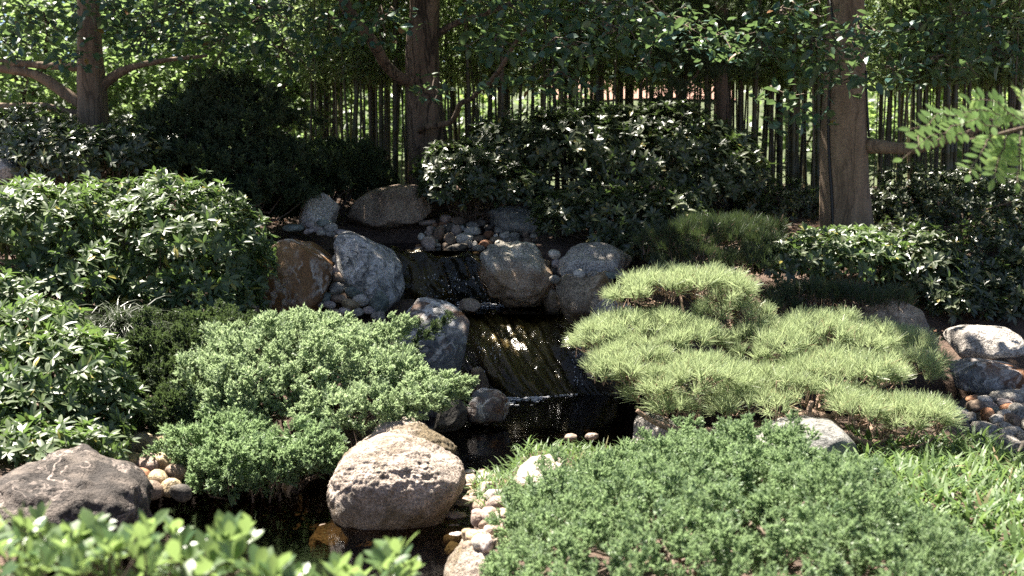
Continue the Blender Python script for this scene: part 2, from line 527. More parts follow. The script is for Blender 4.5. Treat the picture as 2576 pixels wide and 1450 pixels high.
def ground_mat():
    g = G('garden_soil')
    geo = g.n('ShaderNodeNewGeometry')
    pos = geo.outputs['Position']
    n = g.noise(pos, 5.0, 8, 0.65)
    soil = g.ramp(n.outputs['Fac'], [(0.3, (0.05, 0.033, 0.024)), (0.55, (0.12, 0.078, 0.055)), (0.75, (0.20, 0.13, 0.095))])
    lawn = g.ramp(g.noise(pos, 3.0, 6, 0.7).outputs['Fac'], [(0.3, (0.035, 0.048, 0.02)), (0.7, (0.10, 0.125, 0.05))])
    sx = g.n('ShaderNodeSeparateXYZ'); g.l(pos, sx.inputs[0])
    y = g.math('ADD', sx.outputs[1], g.math('MULTIPLY', n.outputs['Fac'], 1.5))
    mp = g.n('ShaderNodeMapRange'); g.l(y, mp.inputs[0])
    mp.inputs[1].default_value = 18.6; mp.inputs[2].default_value = 19.6
    col = g.mix(mp.outputs[0], soil, lawn)
    p = g.n('ShaderNodeBsdfPrincipled')
    g.l(col, p.inputs['Base Color']); p.inputs['Roughness'].default_value = 0.95
    g.l(g.bump(g.noise(pos, 22, 8, 0.7).outputs['Fac'], 0.9, 0.05), p.inputs['Normal'])
    g.l(p.outputs[0], g.out.inputs[0])
    return g.m


M['ground'] = ground_mat()

# ------------------------------------------------------------------ ground and water
POOLS = [  # centre x, y, radius x, y, bed height
    (0.45, 9.6, 1.1, 1.35, -0.35), (2.6, 9.35, 2.1, 0.62, -0.32), (3.75, 8.2, 0.5, 1.3, -0.3), (-1.35, 6.85, 1.0, 1.35, -0.35), (-0.55, 8.3, 0.5, 1.1, -0.3), (-0.7, 5.4, 0.45, 0.5, -0.3),
    (0.15, 11.2, 0.85, 0.75, -0.3), (-0.25, 12.0, 0.95, 0.42, 0.35), (-0.95, 13.0, 0.85, 0.5, 0.96)]


def sstep(a, b, x):
    t = np.clip((x - a) / (b - a), 0, 1)
    return t * t * (3 - 2 * t)


def ground(x, y):
    x = np.asarray(x, float); y = np.asarray(y, float)
    z = np.interp(y, [-5, 3, 5, 8.4, 10.6, 11.4, 12.5, 13.5, 15.5, 19, 25, 29, 32, 80, 400], [.45, .42, .25, .22, .30, .70, 1.12, 1.32, 1.60, 1.62, 2.9, 4.2, 4.4, 5, 7])
    z = z + sstep(-2.1, -3.4, x) * np.interp(y, [3, 7, 9, 10.5, 12, 14], [.15, .2, .42, .5, .3, 0])
    for cx, cy_, rx, ry, b in POOLS:
        q = (np.abs((x - cx) / rx) ** 2.6 + np.abs((y - cy_) / ry) ** 2.6) ** (1 / 2.6)
        z = z + (b - z) * sstep(1.28, 0.92, q)
    p = np.stack([x.ravel() * 1.3, y.ravel() * 1.3, np.zeros(x.size)], 1)
    return z + 0.05 * fbm(p, 3, 3).reshape(x.shape)


xs = np.concatenate([[-300, -120, -60, -35, -22, -15], np.arange(-11, 11.01, 0.12), [15, 22, 35, 60, 120, 300]])
ys = np.concatenate([[-60, -20, -8, -3], np.arange(0, 20.01, 0.12), [21, 22, 23, 24, 25, 27, 30, 36, 45, 60, 90, 150, 400]])
X, Y = np.meshgrid(xs, ys)
Z = ground(X, Y)
nx, ny = len(xs), len(ys)
I = np.arange(nx * ny).reshape(ny, nx)
F = np.stack([I[:-1, :-1], I[:-1, 1:], I[1:, 1:], I[1:, :-1]], -1).reshape(-1, 4)
mk('ground', np.stack([X, Y, Z], -1).reshape(-1, 3), F, M['ground'], origin=(0, 0, 0), smooth=True, kind='structure',
   label='dark brown garden soil rising behind the stream', cat='ground')


def sheet(name, x0, x1, y0, y1, z, mat, step, **kw):
    a = np.arange(x0, x1 + step, step); b = np.arange(y0, y1 + step, step)
    X, Y = np.meshgrid(a, b)
    P = np.stack([X.ravel(), Y.ravel(), np.full(X.size, z)], 1)
    P[:, 2] += 0.004 * fbm(P * 6, 5, 2)
    I = np.arange(X.size).reshape(X.shape)
    F = np.stack([I[:-1, :-1], I[:-1, 1:], I[1:, 1:], I[1:, :-1]], -1).reshape(-1, 4)
    return mk(name, P, F, mat, smooth=True, origin=(0, 0, 0), **kw)


sheet('lower_pool_water', -3.0, 5.2, 5.0, 11.0, 0.0, M['water'], 0.1, kind='structure', label='dark still water of the lower pool and stream', cat='water')
sheet('middle_pool_water', -1.1, 0.8, 11.42, 12.42, 0.62, M['water'], 0.06, kind='structure', label='small dark pool between the two falls', cat='water')
sheet('upper_pool_water', -1.85, -0.10, 12.5, 13.5, 1.125, M['water'], 0.06, kind='structure', label='dark pool above the upper fall', cat='water')


def cascade_mat():
    g = G('wet_streaked_rock')
    v = g.n('ShaderNodeAttribute', attribute_name='var').outputs['Fac']
    geo = g.n('ShaderNodeNewGeometry')
    fine = g.noise(geo.outputs['Position'], 26, 5, .7)
    f = g.math('ADD', v, g.math('MULTIPLY', g.math('SUBTRACT', fine.outputs['Fac'], .5), .5))
    col = g.ramp(f, [(.22, (.010, .007, .003)), (.45, (.055, .038, .013)), (.62, (.13, .10, .032)), (.8, (.26, .20, .08))])
    p = g.n('ShaderNodeBsdfPrincipled')
    g.l(col, p.inputs['Base Color'])
    p.inputs['Roughness'].default_value = .32
    g.l(g.bump(f, .8, .03), p.inputs['Normal'])
    g.l(p.outputs[0], g.out.inputs[0])
    return g.m


M['cascade'] = cascade_mat()


def cascade(prof, xl, xr, bulge, shear, seed, label, wlabel):
    prof = spline(prof, 12)
    nv, nu = len(prof), 90
    u = np.linspace(0, 1, nu)
    P = np.zeros((nv, nu, 3)); Q = np.zeros((nv, nu, 3)); A = np.zeros((nv, nu))
    T = unit(np.gradient(prof, axis=0))
    N = np.stack([T[:, 1], -T[:, 0]], 1)           # outward (towards viewer / up)
    for i in range(nv):
        t = i / (nv - 1)
        a, b = np.interp(t, *xl), np.interp(t, *xr)
        us = u - shear * t * t                      # strands drift sideways as they fall
        x = a + (b - a) * u
        y = np.full(nu, prof[i, 0]) - bulge * np.sin(math.pi * u) * math.sin(math.pi * min(1, t * 1.1)) ** 0.7
        z = np.full(nu, prof[i, 1])
        p = np.stack([x, y, z], 1)
        st = fbm(np.stack([us * 26 + .5 * math.sin(t * 5), np.full(nu, t * 5.0), np.full(nu, seed * 1.0)], 1), seed, 3, .6)
        h = .07 * fbm(np.stack([us * 5, np.full(nu, t * 2.5), np.full(nu, 1.0)], 1), seed + 4, 4) + .018 * st
        n3 = np.array([0, N[i, 0], N[i, 1]])
        if n3[2] < 0 and n3[1] > 0: n3 = -n3
        P[i] = p + h[:, None] * n3
        film = .006 + .012 * np.maximum(0, fbm(np.stack([us * 22, np.full(nu, t * 1.6), np.full(nu, 7.0)], 1), seed + 2, 3))
        Q[i] = p + (h + film)[:, None] * n3
        A[i] = np.clip(.36 + .13 * st + .34 * fbm(np.stack([us * 6, np.full(nu, t * 2.0), np.full(nu, 3.0)], 1), seed + 6, 3), 0, 1)
    I = np.arange(nv * nu).reshape(nv, nu)
    F = np.stack([I[:-1, :-1], I[1:, :-1], I[1:, 1:], I[:-1, 1:]], -1).reshape(-1, 4)
    B = P.copy(); B[:, :, 1] += 0.5; B[:, :, 2] -= 0.25   # closed behind
    PV = np.concatenate([P.reshape(-1, 3), B.reshape(-1, 3)])
    n = nv * nu
    rim = np.concatenate([I[0, :], I[1:, -1], I[-1, -2::-1], I[-2:0:-1, 0]])
    R_ = np.stack([rim, np.roll(rim, -1), np.roll(rim, -1) + n, rim + n], 1)
    PF = np.concatenate([F, F[:, ::-1] + n, R_])
    mk('cascade_rock', PV, PF, M['cascade'], smooth=True, var=np.concatenate([A.ravel(), A.ravel()]), label=label, cat='rock')
    mk('waterfall', Q.reshape(-1, 3), F, M['film'], smooth=True, label=wlabel, cat='waterfall')


cascade([(11.95, .57), (11.7, .60), (11.5, .56), (11.25, .44), (11.0, .28), (10.78, .10), (10.64, -.04), (10.58, -.2)],
        ([0, .3, 1], [-.80, -.66, -.50]), ([0, .3, 1], [.80, .84, .98]), 0.14, .28, 21,
        'dark wet mossy rock slope under the lower fall', 'thin sheet of water sliding down the lower dark slope into the pool')
cascade([(12.72, 1.07), (12.52, 1.11), (12.42, 1.04), (12.37, .85), (12.34, .68), (12.32, .45)],
        ([0, 1], [-1.3, -1.25]), ([0, 1], [.1, 0.3]), 0.05, .04, 33,
        'wet olive mossy rock step under the upper fall', 'short upper waterfall dripping over the mossy step')

# ------------------------------------------------------------------ boulders and cobbles
ICO = {}


def ico(k):
    if k not in ICO:
        bm = bmesh.new()
        bmesh.ops.create_icosphere(bm, subdivisions=k, radius=1.0)
        bm.verts.ensure_lookup_table()
        ICO[k] = (np.array([v.co[:] for v in bm.verts]), np.array([[v.index for v in f.verts] for f in bm.faces]))
        bm.free()
    return ICO[k]


RN = [0]


def rock(outline, d, thick, mat, label, name='boulder', k=5, rough=0.10, lean=0.25, cat='boulder', group=None, front=0.75, facet=0.0, pits=0.0, cuts=10):
    """stone whose outline seen from the path is known; it gets its own depth (thick) and relief"""
    RN[0] += 1
    seed = RN[0] * 13
    o = np.array(outline, float)
    c2 = (o.max(0) + o.min(0)) / 2
    s = d / VS
    pts = (o - c2) * s
    pts[:, 1] *= -1
    # radius as function of angle from a densely sampled polygon
    dense = np.concatenate([pts[i] + (np.roll(pts, -1, 0)[i] - pts[i]) * np.linspace(0, 1, 24, endpoint=False)[:, None] for i in range(len(pts))])
    ang = np.arctan2(dense[:, 1], dense[:, 0]); r = np.hypot(dense[:, 0], dense[:, 1])
    od = np.argsort(ang); ang = ang[od]; r = r[od]
    ga = np.linspace(-math.pi, math.pi, 181)
    gr = np.interp(ga, np.concatenate([ang - 2 * math.pi, ang, ang + 2 * math.pi]), np.concatenate([r, r, r]))
    ker = np.exp(-0.5 * (np.arange(-6, 7) / 2.2) ** 2); ker /= ker.sum()
    gr = np.convolve(np.concatenate([gr[-13:-1], gr, gr[1:13]]), ker, 'same')[12:-12]
    V, F = ico(k)
    th = np.arctan2(V[:, 2], V[:, 0]); rho = np.hypot(V[:, 0], V[:, 2])
    R = np.interp(th, ga, gr)
    rr = rho ** front
    P = np.stack([np.cos(th) * R * rr, np.sign(V[:, 1]) * np.abs(V[:, 1]) ** 0.85 * thick / 2, np.sin(th) * R * rr], 1)
    P[:, 1] += lean * P[:, 2]
    size = r.mean()
    ext = np.array([np.abs(P[:, 0]).max(), thick / 2, np.abs(P[:, 2]).max()])
    rr_ = np.random.default_rng(seed)
    for _ in range(cuts):                      # flat worn planes
        n_ = unit(rr_.normal(size=3) * np.array([1, .9, 1]) + np.array([0, -.45, .25]))
        e_ = np.abs(P @ (n_ * 1.0)).max()
        off_ = e_ * rr_.uniform(.66, .90)
        ex = np.maximum(P @ n_ - off_, 0)
        P = P - n_ * (ex * .9)[:, None]
    nrm = unit(np.stack([V[:, 0] / max(size, .01), V[:, 1] / (thick / 2), V[:, 2] / max(size, .01)], 1))
    q = P / size
    h = 0.7 * fbm(q * 1.1 + seed, seed, 3) * rough + 0.35 * rough * fbm(q * 4 + seed, seed + 5, 3)
    if facet:
        cell = np.floor(vnoise(q * 1.5 + seed, seed + 2) * 3)
        h = h + facet * (np.abs(vnoise(q * 2.1 + seed, seed + 8)) - 0.3)
    if pits:
        f1 = fbm(q * 7 + seed, seed + 20, 3, .6); mask = sstep(-.15, .35, P[:, 2] / size + .35 * fbm(q * 2.2, seed + 30, 3) - .25 * P[:, 0] / size)
        h = h + pits * mask * (np.minimum(f1, .1) * .8 + .35 * fbm(q * 16 + seed, seed + 25, 2)) + pits * .8 * mask
    P = P + nrm * (h * size)[:, None]
    c = at(c2[0], c2[1], d)
    return mk(name, P + c, F, M[mat] if isinstance(mat, str) else mat, origin=c, smooth=True, label=label, cat=cat, group=group)


rock([(638, 770), (640, 690), (648, 640), (662, 602), (700, 585), (760, 583), (812, 598), (838, 640), (840, 700), (822, 750), (800, 790), (740, 830), (670, 830)], 11.2, .85, 'rust',
     'large rusty brown boulder with white veins beside the azalea', rough=.05, front=.62)
rock([(848, 590), (900, 580), (960, 598), (1003, 630), (1029, 668), (1026, 712), (1012, 760), (985, 800), (950, 790), (915, 740), (872, 715), (852, 670), (843, 620)], 11.4, .8, 'swirl',
     'grey and white swirl banded boulder left of the upper fall', rough=.07)
rock([(968, 830), (985, 785), (1020, 757), (1060, 748), (1115, 752), (1160, 782), (1190, 830), (1196, 872), (1182, 925), (1172, 985), (1150, 1050), (1080, 1080), (1000, 1040), (966, 920)], 10.2, .8, 'bluevein',
     'blue grey white veined boulder behind the bright left juniper', rough=.06, front=.65)
rock([(738, 572), (752, 525), (775, 490), (812, 480), (845, 495), (854, 522), (843, 560), (800, 580)], 12.9, .6, 'granite',
     'grey rounded boulder above the rusty boulder', rough=.06, cuts=4)
rock([(868, 565), (890, 510), (930, 480), (1000, 463), (1062, 470), (1092, 500), (1092, 535), (1045, 562), (960, 575)], 13.7, .9, 'brownish',
     'big brownish boulder at the back of the upper pool', rough=.08)
rock([(1205, 568), (1222, 536), (1270, 520), (1350, 521), (1420, 530), (1450, 560), (1420, 595), (1300, 588), (1230, 578)], 13.4, .6, 'ledge',
     'long dark flat stone behind the upper cobbles', rough=.06)
rock([(1212, 648), (1232, 622), (1262, 613), (1285, 619), (1322, 606), (1362, 626), (1387, 662), (1392, 702), (1378, 748), (1332, 775), (1272, 775), (1238, 735), (1218, 692)], 12.0, .75, 'granite_brown',
     'pale topped boulder with brown wet base right of the upper fall', rough=.24, cuts=6, facet=.1)
rock([(1404, 694), (1408, 652), (1438, 622), (1480, 607), (1532, 616), (1580, 640), (1612, 672), (1602, 694), (1520, 700), (1455, 702)], 11.9, .6, 'granite',
     'grey granite boulder with a slanting crease under the rhododendron', rough=.14, facet=.12, cuts=10)
rock([(1400, 712), (1418, 694), (1470, 692), (1540, 684), (1565, 700), (1550, 765), (1505, 805), (1462, 840), (1430, 825), (1412, 765)], 11.3, .6, 'granite_tan',
     'tan streaked boulder standing right of the lower fall', rough=.10, facet=.1)
rock([(1368, 760), (1384, 728), (1412, 735), (1432, 780), (1425, 830), (1385, 815)], 11.75, .4, 'granite_tan',
     'brown wet stone wedged between the boulders right of the falls', rough=.12)
rock([(1150, 770), (1165, 752), (1195, 750), (1212, 768), (1195, 785), (1160, 785)], 11.55, .25, 'brownish',
     'small reddish stone on the lip of the lower fall', rough=.1)
rock([(1556, 715), (1595, 694), (1690, 682), (1730, 705), (1690, 745), (1580, 742)], 11.1, .5, 'brownish',
     'low brown stone behind the top cloud of the pine', rough=.1)
rock([(1474, 850), (1490, 785), (1520, 752), (1565, 752), (1612, 800), (1600, 860), (1530, 880)], 10.4, .5, 'granite',
     'blue grey stone poking out left behind the pine', rough=.12, facet=.1)
rock([(1458, 900), (1478, 870), (1530, 872), (1552, 930), (1540, 985), (1480, 975)], 10.0, .4, 'dark',
     'dark wet stone at the pool edge beneath the pine', rough=.1)
rock([(1172, 1062), (1184, 992), (1214, 977), (1258, 988), (1288, 1016), (1280, 1052), (1220, 1068)], 9.55, .35, 'bluevein',
     'small wet pointed stone standing in the pool', rough=.1, facet=.15)
rock([(1088, 1085), (1110, 1020), (1150, 1000), (1176, 1030), (1172, 1070), (1120, 1095)], 9.35, .35, 'dark',
     'dark wet stone between the juniper and the pool', rough=.1)
rock([(1178, 985), (1186, 930), (1215, 925), (1232, 965), (1222, 1000)], 10.7, .3, 'brownish',
     'narrow brown stone at the foot of the lower fall', rough=.1)
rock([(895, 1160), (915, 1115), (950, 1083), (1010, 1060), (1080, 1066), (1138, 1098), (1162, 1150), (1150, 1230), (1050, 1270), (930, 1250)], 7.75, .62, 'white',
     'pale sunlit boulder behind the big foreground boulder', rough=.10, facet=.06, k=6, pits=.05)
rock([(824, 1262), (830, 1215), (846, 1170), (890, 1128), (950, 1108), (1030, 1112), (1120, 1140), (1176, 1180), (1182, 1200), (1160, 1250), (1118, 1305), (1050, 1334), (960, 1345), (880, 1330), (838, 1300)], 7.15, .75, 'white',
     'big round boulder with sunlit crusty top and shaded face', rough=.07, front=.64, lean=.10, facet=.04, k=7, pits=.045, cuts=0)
rock([(-60, 1200), (0, 1152), (70, 1143), (190, 1170), (300, 1192), (352, 1230), (374, 1290), (372, 1350), (200, 1400), (-60, 1400)], 6.3, 1.0, 'stripe',
     'dark striped boulder with white bands at the lower left corner', rough=.16, facet=.1, k=6)
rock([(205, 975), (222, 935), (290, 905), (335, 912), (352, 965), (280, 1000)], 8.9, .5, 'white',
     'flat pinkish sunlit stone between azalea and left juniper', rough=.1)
rock([(-30, 440), (-20, 405), (10, 398), (40, 405), (54, 430), (40, 452), (0, 458)], 11.6, .4, 'granite',
     'grey boulder cut off by the left picture edge', rough=.1)
rock([(552, 810), (566, 752), (600, 716), (636, 704), (650, 742), (645, 800), (600, 830)], 10.7, .4, 'granite_tan',
     'small purplish stone under the azalea beside the rusty boulder', rough=.07)
rock([(2120, 850), (2140, 785), (2180, 762), (2260, 754), (2332, 790), (2362, 850), (2372, 910), (2300, 950), (2190, 930)], 10.1, .9, 'granite_tan',
     'large boulder with sunlit patch behind the right end of the pine', rough=.08)
rock([(2364, 885), (2380, 832), (2440, 819), (2530, 824), (2572, 856), (2576, 892), (2490, 906), (2395, 904)], 10.4, .55, 'granite',
     'long grey rounded stone at the right edge, upper of two', rough=.06)
rock([(2368, 945), (2390, 915), (2430, 903), (2510, 910), (2600, 930), (2610, 980), (2470, 992), (2395, 975)], 9.8, .55, 'bluevein',
     'long dark mottled stone at the right edge, lower of two', rough=.06)
rock([(1890, 1120), (1920, 1085), (1975, 1062), (2045, 1054), (2110, 1066), (2150, 1110), (2172, 1160), (2060, 1190), (1920, 1180)], 7.75, .7, 'ledge',
     'smooth bluish flat boulder under the pine trunk', rough=.05)
rock([(1590, 1110), (1600, 1050), (1640, 1035), (1700, 1050), (1720, 1110), (1660, 1140)], 8.7, .4, 'granite',
     'grey stone under the left pine branch at the water', rough=.1)
rock([(1830, 900), (1850, 885), (1890, 890), (1915, 930), (1880, 960), (1835, 945)], 9.4, .4, 'ledge',
     'dark blue stone seen through the gap between pine clouds', rough=.1)
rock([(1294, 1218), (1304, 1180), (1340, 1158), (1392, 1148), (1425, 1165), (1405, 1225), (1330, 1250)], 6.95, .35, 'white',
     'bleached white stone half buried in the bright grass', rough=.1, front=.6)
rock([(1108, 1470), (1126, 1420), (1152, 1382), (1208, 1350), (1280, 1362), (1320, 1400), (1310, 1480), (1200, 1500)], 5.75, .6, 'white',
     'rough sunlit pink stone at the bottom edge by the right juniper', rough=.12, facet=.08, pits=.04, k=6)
rock([(780, 1350), (800, 1325), (850, 1330), (880, 1360), (850, 1395), (790, 1390)], 6.8, .4, 'brownish',
     'mossy brown stone under water left of the big boulder', rough=.12)

COLN = {'g': 'grey', 'w': 'pale grey', 'b': 'brown', 'r': 'rusty red', 't': 'greenish teal', 'l': 'lilac grey', 'd': 'dark', 'p': 'sunlit pinkish', 'y': 'sunlit tan'}


def d_ground(vx, vy):
    for d in np.arange(4.0, 12, .04):
        p = at(vx, vy, d)
        if p[2] < max(float(ground(p[:1], p[1:2])[0]), -.05) + .02: return d
    return 8.0


def cobbles(lst, ox, oy, k, d0, slope, vy0, where, group):
    for i, (zx, zy, w, h, c) in enumerate(lst):
        vx, vy = ox + zx * k, oy + zy * k
        w_, h_ = w * k * .56, h * k * .56
        d = d0 + slope * (vy0 - vy) if d0 else d_ground(vx, vy)
        n = 10
        t0 = rng.uniform(0, 6.28)
        el = rng.uniform(2.0, 2.9)
        tilt = rng.uniform(-.25, .25)
        pts = []
        for j in range(n):
            a = 2 * math.pi * j / n
            cx = math.copysign(abs(math.cos(a)) ** (2 / el), math.cos(a)); cz = math.copysign(abs(math.sin(a)) ** (2 / el), math.sin(a))
            m = 1 + 0.1 * math.sin(2 * a + t0) + rng.uniform(-.05, .05)
            px_, py_ = cx * w_ * m, cz * h_ * m
            pts.append((vx + px_ * math.cos(tilt) - py_ * math.sin(tilt), vy + px_ * math.sin(tilt) * 0.6 + py_))
        th = (w_ + h_) * d / VS * rng.uniform(.85, 1.15)
        size = 'larger' if w * h * k * k > 1300 else 'small'
        rock(pts, d, th, C[c], f'{size} {COLN[c]} cobble {where}', name='cobble', k=3, rough=.09, lean=.15, cat='stone', group=group, front=.8, cuts=6)


ZK = .6289
cobbles([(570, 580, 190, 140, 'p'), (790, 610, 260, 140, 'b'), (870, 520, 130, 130, 'g'), (300, 780, 120, 190, 'p'), (450, 820, 190, 250, 'b'), (620, 740, 160, 150, 'd'), (750, 780, 190, 170, 'p'),
         (640, 920, 190, 190, 'b'), (890, 910, 280, 190, 'w'), (1030, 680, 210, 100, 'g'), (1030, 785, 320, 130, 'w'), (1300, 860, 190, 130, 'r'), (1140, 920, 210, 100, 'b'), (1470, 780, 210, 100, 'g'),
         (1670, 745, 160, 120, 'g'), (1580, 860, 190, 130, 'w'), (1420, 870, 80, 70, 'w'), (1430, 945, 240, 110, 'b'), (1240, 1000, 240, 120, 'r'), (970, 1010, 160, 120, 'g'), (1070, 1040, 90, 150, 'w'),
         (1130, 1110, 220, 140, 'g'), (1740, 860, 160, 100, 'g'), (1845, 805, 110, 90, 'g'), (1930, 850, 130, 100, 'b'), (1700, 950, 250, 120, 'g'), (1970, 950, 150, 90, 'b'), (770, 1070, 400, 110, 'd'),
         (270, 990, 260, 210, 'p'), (250, 640, 310, 80, 'p'), (1180, 650, 150, 110, 'd'), (2070, 880, 130, 100, 'g'), (2090, 970, 150, 90, 'd'), (1300, 720, 180, 80, 'd'), (1080, 1190, 140, 80, 'b'), (100, 1100, 130, 90, 'p')],
        1650 * ZK, 740 * ZK, ZK / 4.265, 12.62, .0105, 640, 'in the heap above the upper fall', 'cobbles heaped above the upper fall')
fill = []
for i in range(70):
    u_, v_ = rng.random(), rng.random()
    zx = 250 + 1850 * u_ - 200 * v_; zy = 640 + 480 * v_ * (1 - .35 * u_)
    fill.append((zx, zy, rng.uniform(90, 190), rng.uniform(70, 130), rng.choice(list('ggbbrdwt'))))
cobbles(fill, 1650 * ZK, 740 * ZK, ZK / 4.265, 12.76, .0105, 640, 'in the heap above the upper fall', 'cobbles heaped above the upper fall')
cobbles([(2420, 1190, 190, 160, 'w'), (2450, 1340, 130, 150, 'l'), (2420, 1480, 120, 120, 'd')], 1650 * ZK, 740 * ZK, ZK / 4.265, 11.95, 0, 0, 'wedged between the two grey boulders right of the fall', 'stones wedged right of the fall')
cobbles([(600, 370, 100, 55, 'w'), (700, 375, 90, 45, 'g'), (820, 380, 110, 50, 't'), (930, 385, 110, 45, 'g'), (545, 395, 60, 40, 'l'), (410, 410, 70, 60, 'g')], 2000 * ZK, 900 * ZK, ZK / 1.883, 11.3, 0, 0,
        'lying on the tan boulder right of the fall', 'stones on the tan boulder')
cobbles([(790, 130, 150, 110, 'l'), (980, 105, 230, 80, 't'), (1065, 175, 190, 120, 'g'), (880, 190, 170, 90, 'l'), (780, 220, 140, 70, 'l'), (940, 240, 150, 70, 'g'), (1080, 260, 150, 60, 'g'), (570, 175, 270, 90, 't'),
         (1220, 230, 230, 70, 'l'), (1180, 300, 160, 90, 'd')], 1000 * ZK, 860 * ZK, ZK / 3.296, 12.0, .006, 600, 'on top of the rusty boulder', 'cobbles on top of the rusty boulder')
cobbles([(1150, 575, 120, 120, 'w'), (1175, 670, 110, 120, 'g'), (1130, 725, 120, 130, 'l'), (1215, 830, 260, 130, 'b'), (1150, 970, 200, 160, 'g'), (1480, 950, 290, 100, 'g'), (1400, 1010, 310, 150, 't'),
         (1700, 1150, 250, 300, 't'), (1000, 1095, 130, 120, 't'), (1180, 1105, 210, 100, 'b'), (1470, 1120, 240, 150, 'w'), (1320, 1190, 240, 150, 'y'), (1050, 1185, 160, 90, 'l'), (940, 1190, 110, 60, 'l'),
         (1580, 1260, 160, 100, 'l'), (1420, 1290, 170, 90, 'g'), (1250, 1270, 180, 90, 'l'), (1100, 1280, 150, 80, 'b'), (1690, 1340, 200, 120, 'g'), (1280, 740, 120, 140, 'd'), (1300, 920, 200, 110, 'd')],
        1000 * ZK, 860 * ZK, ZK / 3.296, 11.0, .0028, 770, 'in the gap between rusty and swirl banded boulders', 'cobbles between the rusty and swirl banded boulders')
mound = [(1950, 100, 270, 100, 'g'), (1680, 120, 120, 50, 'r'), (1760, 130, 140, 70, 'w'), (1560, 220, 150, 100, 't'), (1590, 265, 130, 120, 'g'), (1660, 270, 100, 100, 'g'), (1700, 170, 130, 80, 'b'), (1810, 180, 120, 70, 'l'),
         (1920, 150, 130, 70, 'l'), (1960, 185, 160, 60, 'r'), (1790, 240, 100, 100, 'r'), (1915, 230, 100, 60, 'w'), (2020, 215, 140, 120, 'g'), (1860, 275, 120, 70, 'w'), (1980, 290, 140, 120, 'b'), (1765, 345, 200, 120, 'g'),
         (1615, 360, 130, 120, 'd'), (1910, 330, 120, 80, 'g'), (1960, 365, 170, 80, 'w'), (1830, 430, 140, 100, 'g'), (1970, 460, 170, 150, 'g'), (2050, 410, 80, 100, 'g'), (1720, 440, 120, 80, 'd'), (1520, 330, 80, 110, 'd'),
         (1505, 245, 80, 80, 'd'), (2060, 490, 100, 100, 'd'), (2110, 330, 130, 120, 'g'), (2120, 190, 120, 100, 'l'), (1880, 480, 110, 80, 'd'), (1640, 440, 110, 80, 'd'), (1840, 200, 80, 60, 't'), (1550, 420, 100, 90, 'd'), (2130, 440, 110, 110, 'g')]
cobbles(mound, 3000 * ZK, 1535 * ZK, ZK / 1.883, 8.35, .006, 1130, 'in the mound at the right edge', 'cobble mound at the right edge')
rock([(2400, 1060), (2430, 1030), (2500, 1005), (2600, 1000), (2680, 1060), (2640, 1140), (2500, 1150), (2420, 1120)], 9.3, .9, 'dark', 'dark earth and rock core under the right cobble mound', rough=.05, lean=.9)
fill = []
for i in range(56):
    v_ = (i + rng.random()) / 56
    xa = np.interp(v_, [0, .5, 1], [1178, 1150, 1118]); xb = np.interp(v_, [0, .4, 1], [1235, 1262, 1300])
    w_ = rng.uniform(28, 62)
    fill.append((rng.uniform(xa, xb), 1195 + 190 * v_, w_, w_ * rng.uniform(.5, .9), rng.choice(list('pppwblpy'))))
cobbles(fill, 0, 0, 1, None, .0062, 1350, 'between the big boulder and right juniper', 'cobbles between the big boulder and the right juniper')
cobbles([(2230, 405, 100, 50, 'p'), (2385, 400, 100, 50, 'p')], 1100 * ZK, 1535 * ZK, ZK / 1.883, 8.2, 0, 0, 'at the pool edge of the bright grass', 'pebbles at the grass edge')
cobbles([(350, 1120, 100, 55, 'y'), (398, 1122, 60, 50, 'y'), (330, 1165, 70, 50, 'y'), (375, 1168, 65, 55, 'p'), (412, 1165, 55, 45, 'y'), (350, 1205, 50, 55, 'r'), (400, 1210, 50, 50, 'y'), (430, 1228, 50, 45, 'y'), (442, 1190, 50, 45, 'b'),
         (380, 1235, 60, 45, 'b'), (335, 1235, 60, 50, 'd'), (455, 1240, 55, 40, 'd')], 0, 0, 1, 7.35, .006, 1200, 'in the stream bank below the azalea', 'cobbles in the bank below the azalea')

# foam at the foot of the lower fall
parts = []
disc = ico(1)
for i in range(900):
    t = rng.random() ** 1.3 if i % 2 else np.clip(rng.choice([.08, .22, .5, .8]) + rng.normal(0, .05), 0, 1)
    vx = 1215 + 270 * t + rng.normal(0, 6)
    vy = 1000 - 24 * max(0, t - .45) / .55 + rng.normal(0, 5) + (14 if t < .35 else 3) * rng.random() ** 2
    p = at(vx, vy, d_on(vy, 0.004)); p[2] = 0.004
    r = .004 + .014 * rng.random() ** 3
    parts.append((disc[0] * np.array([r * rng.uniform(1, 2), r, r * .25]) + p, disc[1]))
for i in range(200):
    vy = rng.uniform(752, 772); vx = rng.uniform(1150, 1330)
    p = at(vx, vy, d_on(vy, .63)); p[2] = .628
    r = .003 + .008 * rng.random() ** 2
    parts.append((disc[0] * np.array([r * 1.8, r, r * .4]) + p, disc[1]))
V, F = join(parts)
mk('foam', V, F, M['foam'], smooth=True, kind='stuff', label='white foam along the foot of the falls', cat='foam')
parts = []
for i in range(170):
    if rng.random() < .55:
        p = at(rng.uniform(1050, 1290), rng.uniform(690, 760), 12.2)
    else:
        p = at(rng.choice([rng.uniform(1195, 1260), rng.uniform(1440, 1465)]), rng.uniform(870, 980), 10.75)
    r = rng.uniform(.002, .006)
    parts.append((ico(1)[0] * np.array([r, r, r * rng.uniform(1, 2.4)]) + p, ico(1)[1]))
V, F = join(parts)
mk('splash_drops', V, F, M['foam'], smooth=True, kind='stuff', label='bright water drops splashing off the falls', cat='water drops')

